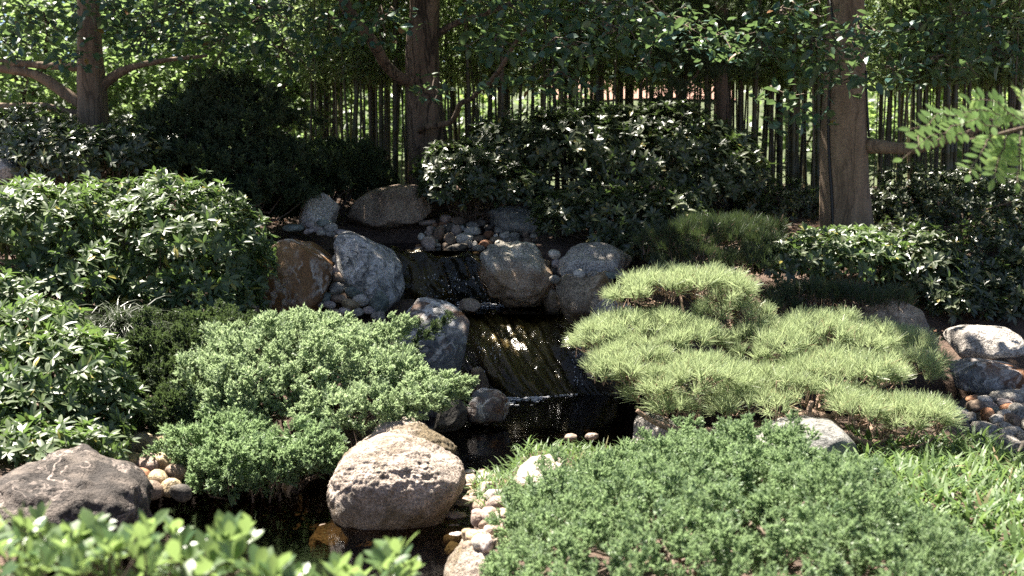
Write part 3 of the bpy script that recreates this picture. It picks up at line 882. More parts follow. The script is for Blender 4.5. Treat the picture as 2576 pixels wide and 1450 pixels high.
# ------------------------------------------------------------------ leaf shapes
def leaf(L, W, fold=.25, curl=.15, widest=.5, segs=3):
    ts = np.linspace(0, 1, segs + 2)
    V = [(0, 0, 0)]
    for t in ts[1:-1]:
        a = math.log(.5) / math.log(widest)
        w = W / 2 * math.sin(math.pi * t ** a) ** .8
        z = -curl * L * t * t
        V += [(-w, t * L, z + fold * w), (0, t * L, z), (w, t * L, z + fold * w)]
    V.append((0, L, -curl * L))
    F = [(0, 2, 1), (0, 3, 2)]
    for i in range(segs - 1):
        a = 1 + 3 * i
        for k in (0, 1):
            F += [(a + k, a + k + 1, a + k + 4), (a + k, a + k + 4, a + k + 3)]
    a = 1 + 3 * (segs - 1); e = len(V) - 1
    F += [(a, a + 1, e), (a + 1, a + 2, e)]
    return np.array(V, float), np.array(F)


def spray_tmpl(n_side, L, spread, needle, w, seed):
    """feathery conifer spray: side shoots along a stem, each with scale needles"""
    r = np.random.default_rng(seed)
    V, F = [], []

    def tri(b, t, wd):
        d = unit(t - b); s = unit(np.cross(d, np.array([0, -.5, 1.0]) + r.normal(size=3) * .55)) * wd
        k = len(V); V.extend([b - s, b + s, t]); F.append((k, k + 1, k + 2))
    tri(np.zeros(3), np.array([0, L, 0.]), w * .9)
    for i in range(n_side):
        t = .12 + .85 * i / n_side
        b = np.array([0, L * t, 0])
        a = r.uniform(0, 6.28)
        out = np.array([math.cos(a), 0, math.sin(a) * .8 + .25])
        e = b + (np.array([0, 1.0, 0]) * .8 + out * spread) * needle * (1.3 - .6 * t) * r.uniform(.7, 1.2)
        tri(b, e, w)
        for q in (.35, .6, .85):
            c = b + (e - b) * q
            tri(c, c + unit((e - b) * .6 + r.normal(size=3) * .5 * np.linalg.norm(e - b)) * needle * .42, w)
    return np.array(V), np.array(F)


def tuft_tmpl(n, L, w, seed, cone=0.8):
    r = np.random.default_rng(seed)
    V, F = [], []
    for i in range(n):
        a = r.uniform(0, 6.28); th = cone * r.random() ** .55
        d = np.array([math.sin(th) * math.cos(a), math.cos(th), math.sin(th) * math.sin(a)])
        b = np.array([0, r.uniform(-.45, .15) * L, 0])
        s = unit(np.cross(d, np.array([0, .3, 1.0]) + r.normal(size=3) * .6)) * w
        t = b + d * L * r.uniform(.75, 1.1)
        k = len(V); V.extend([b - s, b + s, t + s * .5, t - s * .5]); F += [(k, k + 1, k + 2), (k, k + 2, k + 3)]
    return np.array(V), np.array(F)


def lobe(vx, vy, vrx, vry, d, ry=None):
    s = d / VS
    return (at(vx, vy, d), np.array([vrx * s, ry if ry else vrx * s * .8, vry * s]))


def sample_lobes(lobes, n, zmin=-.35, shell=(.82, 1.05), bump=.12, seed=0):
    """points and outward directions on the union of ellipsoids"""
    area = np.array([(r[0] * r[2] + r[0] * r[1] + r[1] * r[2]) for c, r in lobes]); area /= area.sum()
    P, N = [], []
    for (c, r), a in zip(lobes, area):
        m = int(n * a * 1.7) + 8
        d = unit(rng.normal(size=(m, 3)))
        d = d[d[:, 2] > zmin]
        sc = rng.uniform(*shell, len(d))[:, None]
        p = c + d * r * (sc + bump * fbm(d * 2.2 + c, seed, 3)[:, None])
        nn = unit(d / r)
        keep = np.ones(len(p), bool)
        for c2, r2 in lobes:
            if c2 is c: continue
            keep &= (((p - c2) / r2) ** 2).sum(1) > .68
        P.append(p[keep]); N.append(nn[keep])
    P, N = np.concatenate(P), np.concatenate(N)
    if len(P) > n:
        i = rng.permutation(len(P))[:n]; P, N = P[i], N[i]
    return P, N


def in_view(P, m=0.02):
    q = P - CAM
    cp, sp = math.cos(PITCH), math.sin(PITCH)
    z = q[:, 1] * cp - q[:, 2] * sp
    u = q[:, 0] / z * FPX / 1024
    v = (q[:, 1] * sp + q[:, 2] * cp) / z * FPX / 576
    return (np.abs(u) < .5 + m) & (np.abs(v) < .5 + m)


LEAF_MESH = {}


def leaf_meshes(key, tmpls, mat):
    if key not in LEAF_MESH:
        r = np.random.default_rng(5)
        LEAF_MESH[key] = [make_mesh('leaf', t[0], t[1], mat, True, np.full(len(t[0]), r.random() * .95)) for t in tmpls for _ in range(3)]
    return LEAF_MESH[key]


def place_leaves(parent, key, tmpls, mat, pos, dirs, ups, sizes, n_parts, mass='foliage', score=None):
    """n_parts leaves that show best become objects of their own, the others one mass"""
    R = frames(dirs, ups)
    N = len(pos)
    part = np.zeros(N, bool)
    if n_parts:
        sc = -np.linalg.norm(pos - CAM, axis=1) if score is None else score
        sc = np.where(in_view(pos), sc, -1e9)
        o = np.argsort(-sc)[:n_parts]
        part[o[sc[o] > -1e8]] = True
    rest = np.nonzero(~part)[0]
    body = None
    if len(rest):
        bits, vs = [], []
        which = rng.integers(len(tmpls), size=len(rest))
        for k, t in enumerate(tmpls):
            j = rest[which == k]
            if len(j):
                bits.append(scatter(t, pos[j], R[j], sizes[j]))
                vs.append(np.repeat(rng.random(len(j)), len(t[0])))
        V, F = join(bits)
        body = mk(mass, V, F, mat, parent, var=np.concatenate(vs), kind='stuff')
    if n_parts:
        mes = leaf_meshes(key, tmpls, mat)
        to = body if body is not None and mass == 'crown' else parent
        for i in np.nonzero(part)[0]:
            Mx = np.eye(4); Mx[:3, :3] = R[i] * sizes[i]; Mx[:3, 3] = pos[i]
            link_piece('leaf', mes[int(rng.integers(len(mes)))], Mx, to)
    return body


def rosettes(P, A, n_leaf, tilt, droop=0.15):
    """leaf positions / directions / up vectors for whorls at P with axes A"""
    pos, dr, up = [], [], []
    for p, a in zip(P, A):
        n = rng.integers(n_leaf[0], n_leaf[1] + 1)
        e1 = unit(np.cross(a, [0.3, 0.2, 1.0] if abs(a[2]) < .9 else [1, 0, 0])); e2 = np.cross(a, e1)
        ph = rng.uniform(0, 6.28)
        for i in range(n):
            an = ph + i * 2.399 + rng.normal(0, .15)
            th = rng.uniform(*tilt)
            rad = math.cos(an) * e1 + math.sin(an) * e2
            d = a * math.cos(th) + rad * math.sin(th)
            d = d + np.array([0, 0, -droop * rng.random()])
            pos.append(p - a * .02 * rng.random()); dr.append(d)
            up.append(a * math.sin(th) - rad * math.cos(th) + rng.normal(0, .12, 3))
    return np.array(pos), unit(np.array(dr)), np.array(up)


def stems(parent, base, targets, r0, mat, n=6, name='branches', amp=.07):
    parts = []
    for t in targets:
        L = np.linalg.norm(t - base)
        p = crooked(base + rng.normal(0, r0 * 2, 3) * np.array([1, 1, 0]), t, n, amp)
        parts.append(tube(p, np.linspace(r0, r0 * .25, n), 5, False))
    V, F = join(parts)
    return mk(name, V, F, mat, parent, smooth=True)


def leafy_shrub(name, label, cat, lobes, tmpls, key, mat, n_ros, n_leaf=(6, 9), size=(.8, 1.15), tilt=(.7, 1.4), n_parts=0, up=.6, group=None, zmin=-.4, inner=.5):
    base = np.mean([c for c, r in lobes], 0)
    base[2] = float(ground(np.array([base[0]]), np.array([base[1]]))[0])
    root = empty(name, base, label, cat, group)
    P1, N1 = sample_lobes(lobes, n_ros, zmin, (.84, 1.14), .16)
    P2, N2 = sample_lobes(lobes, int(n_ros * inner), zmin, (.5, .82))
    P = np.concatenate([P1, P2]); N = np.concatenate([N1, N2])
    A = unit(N + np.array([0, 0, up]) + rng.normal(0, .3, P.shape))
    pos, dr, u = rosettes(P, A, n_leaf, tilt)
    sz = rng.uniform(*size, len(pos))
    c = np.mean([c for c, r in lobes], 0)
    sc = -np.linalg.norm(pos - CAM, axis=1) + .6 * (pos[:, 2] - c[2]) + rng.normal(0, .12, len(pos))
    place_leaves(root, key, tmpls, mat, pos, dr, u, sz, n_parts, score=sc)
    k = rng.permutation(len(P1))[:40]
    stems(root, base, P1[k] - N1[k] * .03, .012, M['twig'])
    return root


AZ = [leaf(.094, .031, .3, .10, .5), leaf(.102, .031, .2, .22, .55), leaf(.08, .029, .35, .05, .5)]
RH = [leaf(.092, .033, .25, .15, .55), leaf(.102, .034, .2, .28, .55), leaf(.080, .031, .3, .05, .5)]
leafy_shrub('azalea', 'large round sunlit azalea left of the rusty boulder', 'shrub',
            [lobe(430, 640, 215, 170, 10.2, .75), lobe(560, 640, 120, 120, 10.4, .55), lobe(300, 600, 180, 130, 10.4, .6), lobe(230, 520, 80, 60, 10.4, .4), lobe(400, 500, 80, 60, 10.5, .4), lobe(490, 760, 130, 80, 9.9, .45), lobe(340, 740, 140, 90, 9.8, .4), lobe(580, 740, 80, 70, 10.2, .35)], AZ, 'az', M['azalea'], 1150, n_parts=300, zmin=-.7)
leafy_shrub('azalea', 'sunlit azalea at the left picture edge behind the mondo grass', 'shrub',
            [lobe(70, 590, 170, 130, 9.6, .6), lobe(180, 700, 120, 90, 9.4, .45)], AZ, 'az', M['azalea'], 480, n_parts=150)
leafy_shrub('azalea', 'azalea at the lower left hanging over the striped boulder', 'shrub',
            [lobe(60, 900, 150, 140, 8.2, .55), lobe(170, 960, 140, 130, 7.9, .5), lobe(60, 1050, 150, 110, 7.6, .5), lobe(260, 1040, 90, 80, 7.8, .35), lobe(250, 1130, 60, 50, 7.4, .25), lobe(90, 1120, 170, 50, 7.1, .3), lobe(-10, 770, 110, 90, 8.8, .4)], AZ, 'az', M['azalea'], 760, n_parts=300)
leafy_shrub('rhododendron', 'small shaded rhododendron in front of the left tree', 'shrub',
            [lobe(190, 400, 150, 75, 11.8, .5), lobe(320, 390, 90, 60, 12.0, .4), lobe(100, 370, 70, 50, 12, .4)], RH, 'rh', M['rhodo'], 420, n_parts=80)
leafy_shrub('rhododendron', 'wide glossy rhododendron in front of the bamboo, centre back', 'shrub',
            [lobe(1400, 400, 230, 120, 14.2, .8), lobe(1650, 410, 230, 125, 14.2, .8), lobe(1800, 470, 120, 100, 13.8, .6), lobe(1500, 340, 170, 60, 14.4, .6)], RH, 'rh', M['rhodo'], 1300, n_parts=200, size=(.9, 1.3))
leafy_shrub('rhododendron', 'dark rhododendron behind the upper cobbles right of the middle trunk', 'shrub',
            [lobe(1170, 440, 120, 75, 13.7, .5), lobe(1250, 480, 130, 70, 13.6, .5), lobe(1120, 480, 60, 45, 13.5, .35)], RH, 'rh', M['rhodo'], 430, n_parts=100)
leafy_shrub('rhododendron', 'rhododendron overhanging the grey creased boulder', 'shrub',
            [lobe(1500, 550, 140, 80, 12.7, .5), lobe(1640, 560, 130, 90, 12.6, .5), lobe(1600, 620, 110, 50, 12.3, .35)], RH, 'rh', M['rhodo'], 520, n_parts=160)
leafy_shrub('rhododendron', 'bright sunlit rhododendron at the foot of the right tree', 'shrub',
            [lobe(2080, 660, 150, 75, 11.4, .5), lobe(2170, 650, 110, 65, 11.5, .45), lobe(1980, 660, 80, 50, 11.2, .35)], RH, 'rh', M['azalea'], 420, n_parts=200)  # brighter azalea leaf colour lent here to look sunlit
leafy_shrub('rhododendron', 'dark shaded rhododendron right of the sunlit one', 'shrub',
            [lobe(2320, 690, 110, 100, 11.6, .5), lobe(2400, 760, 90, 60, 11.3, .4), lobe(2480, 750, 130, 80, 11.5, .4), lobe(2600, 740, 110, 110, 11.6, .4)], RH, 'rh', M['rhodo'], 620, n_parts=80)
SM = [leaf(.05, .024, .25, .1, .5), leaf(.058, .026, .2, .2, .5)]
leafy_shrub('hedge', 'glittering small leaved hedge behind the right tree', 'hedge',
            [lobe(2300, 530, 130, 110, 13.9, .5), lobe(2450, 540, 140, 120, 13.7, .5), lobe(2600, 580, 130, 150, 13.3, .5), lobe(2500, 660, 140, 110, 12.6, .4), lobe(2280, 610, 90, 60, 13, .3)], SM, 'sm', M['rhodo'], 2600, (4, 6), tilt=(.6, 1.5))
leafy_shrub('hedge', 'thin glittering hedge left of the right trunk', 'hedge',
            [lobe(1960, 520, 110, 70, 14.2, .4), lobe(2060, 540, 90, 60, 14.3, .4)], SM, 'sm', M['rhodo'], 420, (4, 6), tilt=(.6, 1.5))
leafy_shrub('shrub', 'dark leafy shrub behind the left tree trunk', 'shrub',
            [lobe(60, 350, 140, 80, 13.2, .5), lobe(340, 380, 150, 80, 14.0, .5), lobe(180, 420, 200, 60, 12.9, .5), lobe(450, 440, 120, 50, 13.2, .4), lobe(-60, 420, 120, 70, 12.6, .4)], RH, 'rh', M['rhodo'], 900)


# ------------------------------------------------------------------ conifers
SPRAY = [spray_tmpl(9, .085, .85, .034, .0042, s) for s in (1, 2, 3)]


def plume_tmpl(n, L, seed):
    """tuft of short scaly shoots fanning out from one point"""
    r = np.random.default_rng(seed)
    V, F = [], []

    def tri(b, t, wd):
        d = unit(t - b); s_ = unit(np.cross(d, np.array([0, -.4, 1.0]) + r.normal(size=3) * .6)) * wd
        k = len(V); V.extend([b - s_, b + s_, t]); F.append((k, k + 1, k + 2))
    for i in range(n):
        a = r.uniform(0, 6.28); th = .9 * r.random() ** .6
        d = np.array([math.sin(th) * math.cos(a), math.cos(th), math.sin(th) * math.sin(a) * .8])
        l = L * r.uniform(.7, 1.15)
        b = d * l * .15
        tri(b, d * l, .004)
        for q in (.45, .6, .72, .82, .9, .97):
            c = d * l * q
            for _ in range(2):
                e = unit(d * .9 + r.normal(size=3) * .55) * L * .25
                tri(c, c + e, .0058)
    return np.array(V), np.array(F)


PLUME = [plume_tmpl(10, .085, s_) for s_ in (11, 12, 13)]


def thin(P, N, cell):
    k = np.floor(P / cell).astype(np.int64)
    _, i = np.unique(k, axis=0, return_index=True)
    return P[i], N[i]
SPRAY_L = [spray_tmpl(14, .16, .6, .042, .0028, s) for s in (4, 5)]


def clumps(lobes, n, r, flat=.75, zmin=-.2, shell=(.8, 1.0), cell=0):
    P, N = sample_lobes(lobes, n, zmin, shell, .1, 3)
    if cell: P, N = thin(P, N, cell)
    return [(p, r * rng.uniform(.7, 1.35) * np.array([1, 1, flat])) for p in P]


def juniper(name, label, lobes, n, mat, size=(.75, 1.2), up=.5, out=.4, group=None, zmin=-.45, inner=.6, bump=.16, side=None, tm=None, nc=80, rc=.13, cz=-.3, cell=.05, ccell=0, cflat=.85):
    base = np.mean([c for c, r in lobes], 0)
    base[2] = float(ground(np.array([base[0]]), np.array([base[1]]))[0])
    root = empty(name, base, label, 'juniper', group)
    cl = clumps(lobes, nc, rc, cflat, cz, cell=ccell)
    P1, N1 = sample_lobes(cl, n, zmin, (.7, 1.05), bump, 11)
    if cell: P1, N1 = thin(P1, N1, cell)
    P2, N2 = sample_lobes(lobes, int(len(P1) * inner), zmin, (.6, .84), bump, 11)
    P = np.concatenate([P1, P2]); N = np.concatenate([N1, N2])
    hor = unit(N * np.array([1, 1, 0.15]))
    D = N * .55 + hor * out + np.array([0, 0, up]) + rng.normal(0, .33, P.shape)
    if side is not None: D = D + np.array(side)
    # clumps: sprays near each other share a heading
    w = np.stack([fbm(P * 7 + 3.1 * k, 40 + k, 2) for k in range(3)], 1)
    D = unit(D + w * .5)
    # push spray roots by clump noise so that tufts and hollows form
    P = P + N * (.09 * fbm(P * 6.5, 77, 2))[:, None]
    tm = tm or PLUME
    R = frames(D, N * .5 + SUN + rng.normal(0, .3, P.shape))
    sz = rng.uniform(*size, len(P))
    wh = rng.integers(len(tm), size=len(P))
    bits, vs = [], []
    for k, t in enumerate(tm):
        j = wh == k
        bits.append(scatter(t, P[j] - D[j] * .03, R[j], sz[j]))
        vs.append(np.repeat(np.clip(rng.random(j.sum()) * .9, 0, .9), len(t[0])))
    V, F = join(bits)
    mk('foliage', V, F, mat, root, var=np.concatenate(vs), kind='stuff')
    k = rng.permutation(len(P1))[:36]
    stems(root, base, P1[k] - N1[k] * .06, .016, M['twig'])
    return root


jl = juniper('juniper', 'bright green spreading juniper mound left of the pool',
        [lobe(790, 960, 230, 130, 8.6, .6), lobe(620, 970, 150, 115, 8.4, .5), lobe(945, 985, 130, 80, 8.5, .5), lobe(810, 890, 150, 68, 8.9, .45), lobe(690, 895, 130, 75, 8.8, .45), lobe(1070, 1010, 70, 38, 8.4, .3), lobe(900, 1025, 170, 60, 8.1, .35), lobe(580, 890, 70, 50, 8.7, .35)],
        6500, M['juniper'], size=(.8, 1.2), side=(.25, -.1, .05), nc=900, rc=.07, inner=.45, cell=.075, ccell=.15, cflat=1.1)
js = juniper('juniper', 'drooping juniper skirt hanging over the dark stream',
        [lobe(560, 1120, 130, 60, 7.7, .35), lobe(640, 1160, 130, 60, 7.5, .3), lobe(760, 1140, 70, 45, 7.5, .25), lobe(560, 1180, 80, 50, 7.5, .25)],
        1700, M['juniper2'], side=(.3, -.15, -.05), zmin=-.8, nc=400, rc=.07, inner=.4, cz=-.6, cell=.075, ccell=.13)
def shoot(root, a, b, mat, n=26, w=.05):
    a, b = np.array(a), np.array(b)
    t = np.linspace(0, 1, n)[:, None]
    P = a + (b - a) * t + np.array([0, 0, .05]) * np.sin(math.pi * t) + rng.normal(0, 1, (n, 3)) * w * (1 - .8 * t)
    D = unit((b - a)[None] / np.linalg.norm(b - a) + rng.normal(0, .35, (n, 3)))
    V, F = scatter(PLUME[0], P, frames(D, SUN + rng.normal(0, .3, (n, 3))), np.linspace(1.0, .6, n))
    mk('shoot', V, F, mat, root, var=np.repeat(rng.random(n) * .9, len(PLUME[0][0])), kind='stuff')


shoot(jl, at(1040, 900, 8.6), at(1130, 800, 8.8), M['shadejuniper'])
shoot(jl, at(1090, 1000, 8.4), at(1186, 965, 8.3), M['juniper'])
shoot(jl, at(980, 860, 8.7), at(1040, 815, 8.7), M['juniper'])
shoot(jl, at(980, 1050, 8.1), at(1090, 1010, 7.9), M['juniper'])
shoot(js, at(740, 1190, 7.4), at(838, 1103, 7.4), M['juniper2'], 40, .07)
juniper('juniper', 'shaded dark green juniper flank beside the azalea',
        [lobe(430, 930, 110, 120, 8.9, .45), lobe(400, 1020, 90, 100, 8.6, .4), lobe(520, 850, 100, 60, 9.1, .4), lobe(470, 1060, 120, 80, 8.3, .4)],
        1500, M['shadejuniper'], side=(-.1, -.1, 0))
lobes = []
for i in range(110):
    t = ((i % 11) + rng.random()) / 11; dd = 4.35 + 2.7 * ((i // 11) + rng.random()) / 10
    x0 = np.interp(dd, [4.4, 5.2, 6.0, 6.6, 7.1], [0.0, -.05, 0.0, 0.25, .5]) + .16
    x1 = np.interp(dd, [4.4, 6.0, 6.8, 7.2], [1.8, 1.75, 1.6, 1.4])
    x = x0 + (x1 - x0) * t
    top = np.interp(dd, [4.4, 5.4, 6.4, 7.1], [.56, .55, .44, .22]) + rng.normal(0, .06)
    top *= np.interp(min(x - x0, (x1 - x) * 1.2), [0, .35], [.72, 1])
    r = rng.uniform(.2, .34)
    lobes.append((np.array([x, dd, top - .2]), np.array([r, r, .22])))
juniper('juniper', 'wide carpet of blue green juniper filling the lower right', lobes, 20000, M['juniper2'], size=(.62, .98), zmin=-.1, inner=.6, bump=.2, up=.8, out=.3, side=(.1, -.1, 0), nc=2600, rc=.062, cz=.0, cell=.074, ccell=.16, cflat=2.1)
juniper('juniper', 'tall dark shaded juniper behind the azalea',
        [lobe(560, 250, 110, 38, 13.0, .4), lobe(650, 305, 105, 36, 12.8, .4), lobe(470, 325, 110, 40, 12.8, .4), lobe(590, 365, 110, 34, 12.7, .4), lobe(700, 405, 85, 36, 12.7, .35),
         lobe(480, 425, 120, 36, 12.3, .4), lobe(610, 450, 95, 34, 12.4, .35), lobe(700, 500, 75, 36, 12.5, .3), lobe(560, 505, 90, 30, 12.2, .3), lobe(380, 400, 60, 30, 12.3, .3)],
        1900, M['shadejuniper'], size=(1.0, 1.6), inner=.3, cell=.085, nc=600, rc=.10, ccell=.2)
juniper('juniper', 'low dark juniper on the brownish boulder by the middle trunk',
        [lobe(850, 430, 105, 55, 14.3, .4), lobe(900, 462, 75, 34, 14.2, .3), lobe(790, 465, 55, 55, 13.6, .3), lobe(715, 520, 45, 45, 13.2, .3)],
        1200, M['shadejuniper'], size=(1.2, 1.8), inner=.8, cell=.08)

TUFT = [tuft_tmpl(46, .105, .0017, s, 1.05) for s in (1, 2, 3)]
TUFT_S = [tuft_tmpl(40, .10, .0014, s, .8) for s in (6, 7)]


def pine_cloud(root, lobes, n, mat, hub, nb, size=(.75, 1.15), tm=TUFT, r0=.016):
    lobes = [(c + np.array([0, 0, r[2] * .25]), r * np.array([1.0, 1.0, .8])) for c, r in lobes]
    cl = clumps(lobes, max(12, n // 10), .12, .5, .0, (.75, 1.0))
    P, N = sample_lobes(cl, n, .05, (.75, 1.05), .10, 5)
    D = unit(N * .75 + np.array([0, -.12, .62]) + rng.normal(0, .22, P.shape))
    R = frames(D, N + rng.normal(0, .5, P.shape))
    sz = rng.uniform(*size, len(P)); wh = rng.integers(len(tm), size=len(P))
    bits, vs = [], []
    for k, t in enumerate(tm):
        j = wh == k
        bits.append(scatter(t, P[j], R[j], sz[j]))
        nn = len(t[0]) // 4
        w_ = np.repeat(rng.random(j.sum()), nn) * .7 + rng.random(j.sum() * nn) * .24
        vs.append(np.repeat(np.where(rng.random(len(w_)) < .05, 1.0, w_), 4))
    V, F = join(bits)
    mk('needles', V, F, mat, root, var=np.concatenate(vs), kind='stuff')
    parts = []
    idx = rng.permutation(len(P))[:nb]
    under = np.array([[c[0], c[1], c[2] - r[2] * .25] for c, r in lobes])
    hubs = []
    for u in under:
        p = crooked(hub, u, 8, .06)
        parts.append(tube(p, np.linspace(r0, r0 * .6, 8), 6, False)); hubs.append(p[-1]); hubs.append(p[5])
    hubs = np.array(hubs)
    for i in idx:
        h = hubs[np.argmin(np.linalg.norm(hubs - P[i], axis=1))]
        m = (h + P[i]) / 2 + np.array([0, 0, -.05]) + rng.normal(0, .02, 3)
        p = np.concatenate([crooked(h, m, 4, .10), crooked(m, P[i], 5, .12)[1:]])
        parts.append(tube(p, np.linspace(r0 * .42, .003, len(p)), 5, False))
    # short bare twigs under every visible tuft
    k = rng.permutation(len(P))[:min(len(P), 260)]
    for i in k:
        parts.append(tube(np.array([P[i] - D[i] * .10 + rng.normal(0, .012, 3), P[i] - D[i] * .05 + rng.normal(0, .006, 3), P[i] + D[i] * .02]), [.0042, .0038, .003], 4, False))
    V, F = join(parts)
    mk('branchlets', V, F, M['pinebark'], root, smooth=True, kind='stuff')


prt = at(2050, 1135, 7.95)
pine = empty('pine_tree', prt, 'cloud pruned pine with pale green needle pads over the pool', 'pine')


def vtube(parent, name, pts, d, mat, n=9, k=6, jit=0.0, sides=10):
    """pts: (vx, vy, radius in view units[, depth])"""
    A = spline([(p[0], p[1], p[2], p[3] if len(p) > 3 else d) for p in pts], k)
    W = np.array([at(a[0], a[1], a[3]) for a in A])
    R = A[:, 2] * A[:, 3] / VS
    if jit:
        W = W + np.stack([vnoise(W * 3 + 9 * i, 50 + i) for i in range(3)], 1) * jit
    V, F = tube(W, np.maximum(R, .002), sides)
    c = np.repeat(W, sides, 0)
    dv = V[:len(c)] - c
    V[:len(c)] = c + dv * (1 + .10 * fbm(V[:len(c)] * np.array([9, 9, 4]), 61, 3))[:, None]
    return mk(name, V, F, mat, parent, smooth=True)


vtube(pine, 'trunk', [(2035, 1150, 16), (2050, 1125, 15), (2092, 1112, 15), (2108, 1085, 14), (2090, 1062, 13), (2062, 1048, 12), (2010, 1050, 12), (1960, 1062, 12), (1905, 1090, 12), (1850, 1088, 11), (1790, 1078, 10), (1720, 1080, 9), (1650, 1060, 7), (1600, 1030, 5)], 8.0, M['pinebark'], jit=.02)
vtube(pine, 'branch', [(2050, 1118, 10), (2058, 1095, 9), (2050, 1065, 9), (2035, 1040, 8), (2040, 1010, 6)], 7.9, M['pinebark'], jit=.01)
vtube(pine, 'branch', [(2095, 1108, 10), (2130, 1092, 10), (2150, 1102, 9), (2200, 1115, 8), (2260, 1128, 7), (2320, 1118, 5), (2350, 1100, 3)], 7.8, M['pinebark'], jit=.015)
vtube(pine, 'branch', [(1960, 1062, 9, 8.0), (1930, 1000, 9, 8.4), (1900, 930, 9, 8.8), (1870, 880, 9, 9.0), (1800, 865, 8, 9.0), (1740, 835, 7, 9.0), (1690, 830, 6, 9.0), (1640, 815, 5, 9.0)], 8.0, M['pinebark'], jit=.02)
vtube(pine, 'branch', [(2090, 1050, 9, 8.0), (2140, 1010, 8, 8.3), (2200, 980, 7, 8.6), (2260, 960, 5, 8.7)], 8.0, M['pinebark'], jit=.02)
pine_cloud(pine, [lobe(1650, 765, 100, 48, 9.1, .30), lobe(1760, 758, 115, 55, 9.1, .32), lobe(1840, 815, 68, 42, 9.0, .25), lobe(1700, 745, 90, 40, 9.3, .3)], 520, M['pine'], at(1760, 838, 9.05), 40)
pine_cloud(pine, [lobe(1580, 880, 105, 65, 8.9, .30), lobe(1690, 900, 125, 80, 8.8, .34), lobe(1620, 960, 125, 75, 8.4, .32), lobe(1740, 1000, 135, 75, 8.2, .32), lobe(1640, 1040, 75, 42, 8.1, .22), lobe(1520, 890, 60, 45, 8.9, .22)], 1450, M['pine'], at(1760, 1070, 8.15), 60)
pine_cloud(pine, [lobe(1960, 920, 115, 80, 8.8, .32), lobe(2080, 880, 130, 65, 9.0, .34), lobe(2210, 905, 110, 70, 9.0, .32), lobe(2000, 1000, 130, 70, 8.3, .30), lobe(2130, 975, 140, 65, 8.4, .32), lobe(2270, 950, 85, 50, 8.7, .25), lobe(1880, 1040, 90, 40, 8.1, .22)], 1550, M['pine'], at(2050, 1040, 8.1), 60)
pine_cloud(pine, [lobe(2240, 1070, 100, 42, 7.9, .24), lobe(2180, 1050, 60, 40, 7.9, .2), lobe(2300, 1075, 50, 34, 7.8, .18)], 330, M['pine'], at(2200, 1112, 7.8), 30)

sp = empty('pine_tree', at(1800, 700, 11.3), 'low shaded pine with dark needles left of the sunlit rhododendron', 'pine')
pine_cloud(sp, [lobe(1700, 640, 80, 60, 11.6, .35), lobe(1800, 650, 130, 80, 11.5, .4), lobe(1900, 640, 70, 50, 11.5, .3), lobe(1870, 600, 70, 30, 11.7, .25), lobe(1760, 690, 110, 50, 11.2, .3), lobe(1880, 690, 100, 50, 11.2, .3)], 800, M['shadepine'], at(1800, 720, 11.4), 40, tm=TUFT_S, size=(.9, 1.3))
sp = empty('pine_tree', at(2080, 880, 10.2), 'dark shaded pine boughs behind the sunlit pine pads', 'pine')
pine_cloud(sp, [lobe(2050, 800, 130, 60, 10.3, .35), lobe(2180, 800, 90, 60, 10.2, .3), lobe(1960, 790, 80, 50, 10.5, .3)], 300, M['shadepine'], at(2080, 860, 10.2), 40, tm=TUFT_S, size=(.9, 1.3))


# ------------------------------------------------------------------ trees
def lit_mask(x, y):
    """how much of the canopy is open above ground point (x, y): 1 sunny, 0 closed shade"""
    p = np.stack([x * 1.2, y * 1.2, np.zeros_like(x)], 1)
    nz = fbm(p, 91, 3)
    p2 = p * 2.6
    fine = fbm(p2, 95, 2)
    L = np.full(len(x), .10)
    L = np.where(fine > .62, .6, L)

    def spot(cx, cy_, rx, ry, v):
        nonlocal L
        q = ((x - cx) / rx) ** 2 + ((y - cy_) / ry) ** 2 + nz * .35
        L = np.where(q < 1, np.maximum(L, v), L)
    spot(-3.0, 9.9, 1.5, 1.1, .86)
    spot(-4.2, 9.0, 1.5, 1.2, .9)
    spot(2.95, 11.4, 1.2, .9, 1.0)
    spot(3.75, 10.25, .45, .4, .9)
    spot(-.40, 12.75, .28, .16, .95)
    spot(-.26, 11.28, .12, .2, 1.0)
    spot(.06, 11.12, .12, .12, 1.0)
    spot(-.17, 12.2, .2, .12, 1.0)
    spot(-.76, 12.44, .25, .12, 1.0)
    L = np.where((y > 12.75) & (y < 15) & (x > -.6) & (fine > -.3), np.maximum(L, .94), L)
    L = np.where(y < np.where(x > 2.75, 7.7, 9.25) + .25 * nz, 1.0, L)
    L = np.where(y > 15.1 + .5 * nz, np.where(x < -2.2, .45, .86), L)
    # a shaded patch in the lower right carpet
    q = ((x - 1.05) / .6) ** 2 + ((y - 4.75) / .35) ** 2 + nz * .4
    return np.where(q < 1, 0.1, L)


def canopy_keep(P):  # prunes crown leaves so their shadows leave chosen ground areas sunny
    k = (P[:, 2] - .9) / SUN[2]
    return rng.random(len(P)) > lit_mask(P[:, 0] - SUN[0] * k, P[:, 1] - SUN[1] * k)


AL = [leaf(.112, .066, .22, .10, .42), leaf(.125, .070, .3, .22, .44), leaf(.095, .060, .15, .0, .42)]


def leaf_cloud(n, centre, rad):
    d = unit(rng.normal(size=(n, 3))) * (rng.random((n, 1)) ** (1 / 2.4))
    return centre + d * rad


def hang(P):
    """direction / up of tree leaves: outwards and drooping"""
    D = unit(rng.normal(size=P.shape) * np.array([1, 1, .45]) + np.array([0, 0, -.25]))
    U = unit(np.array([0, 0, 1.0]) + rng.normal(0, .45, P.shape))
    return D, U


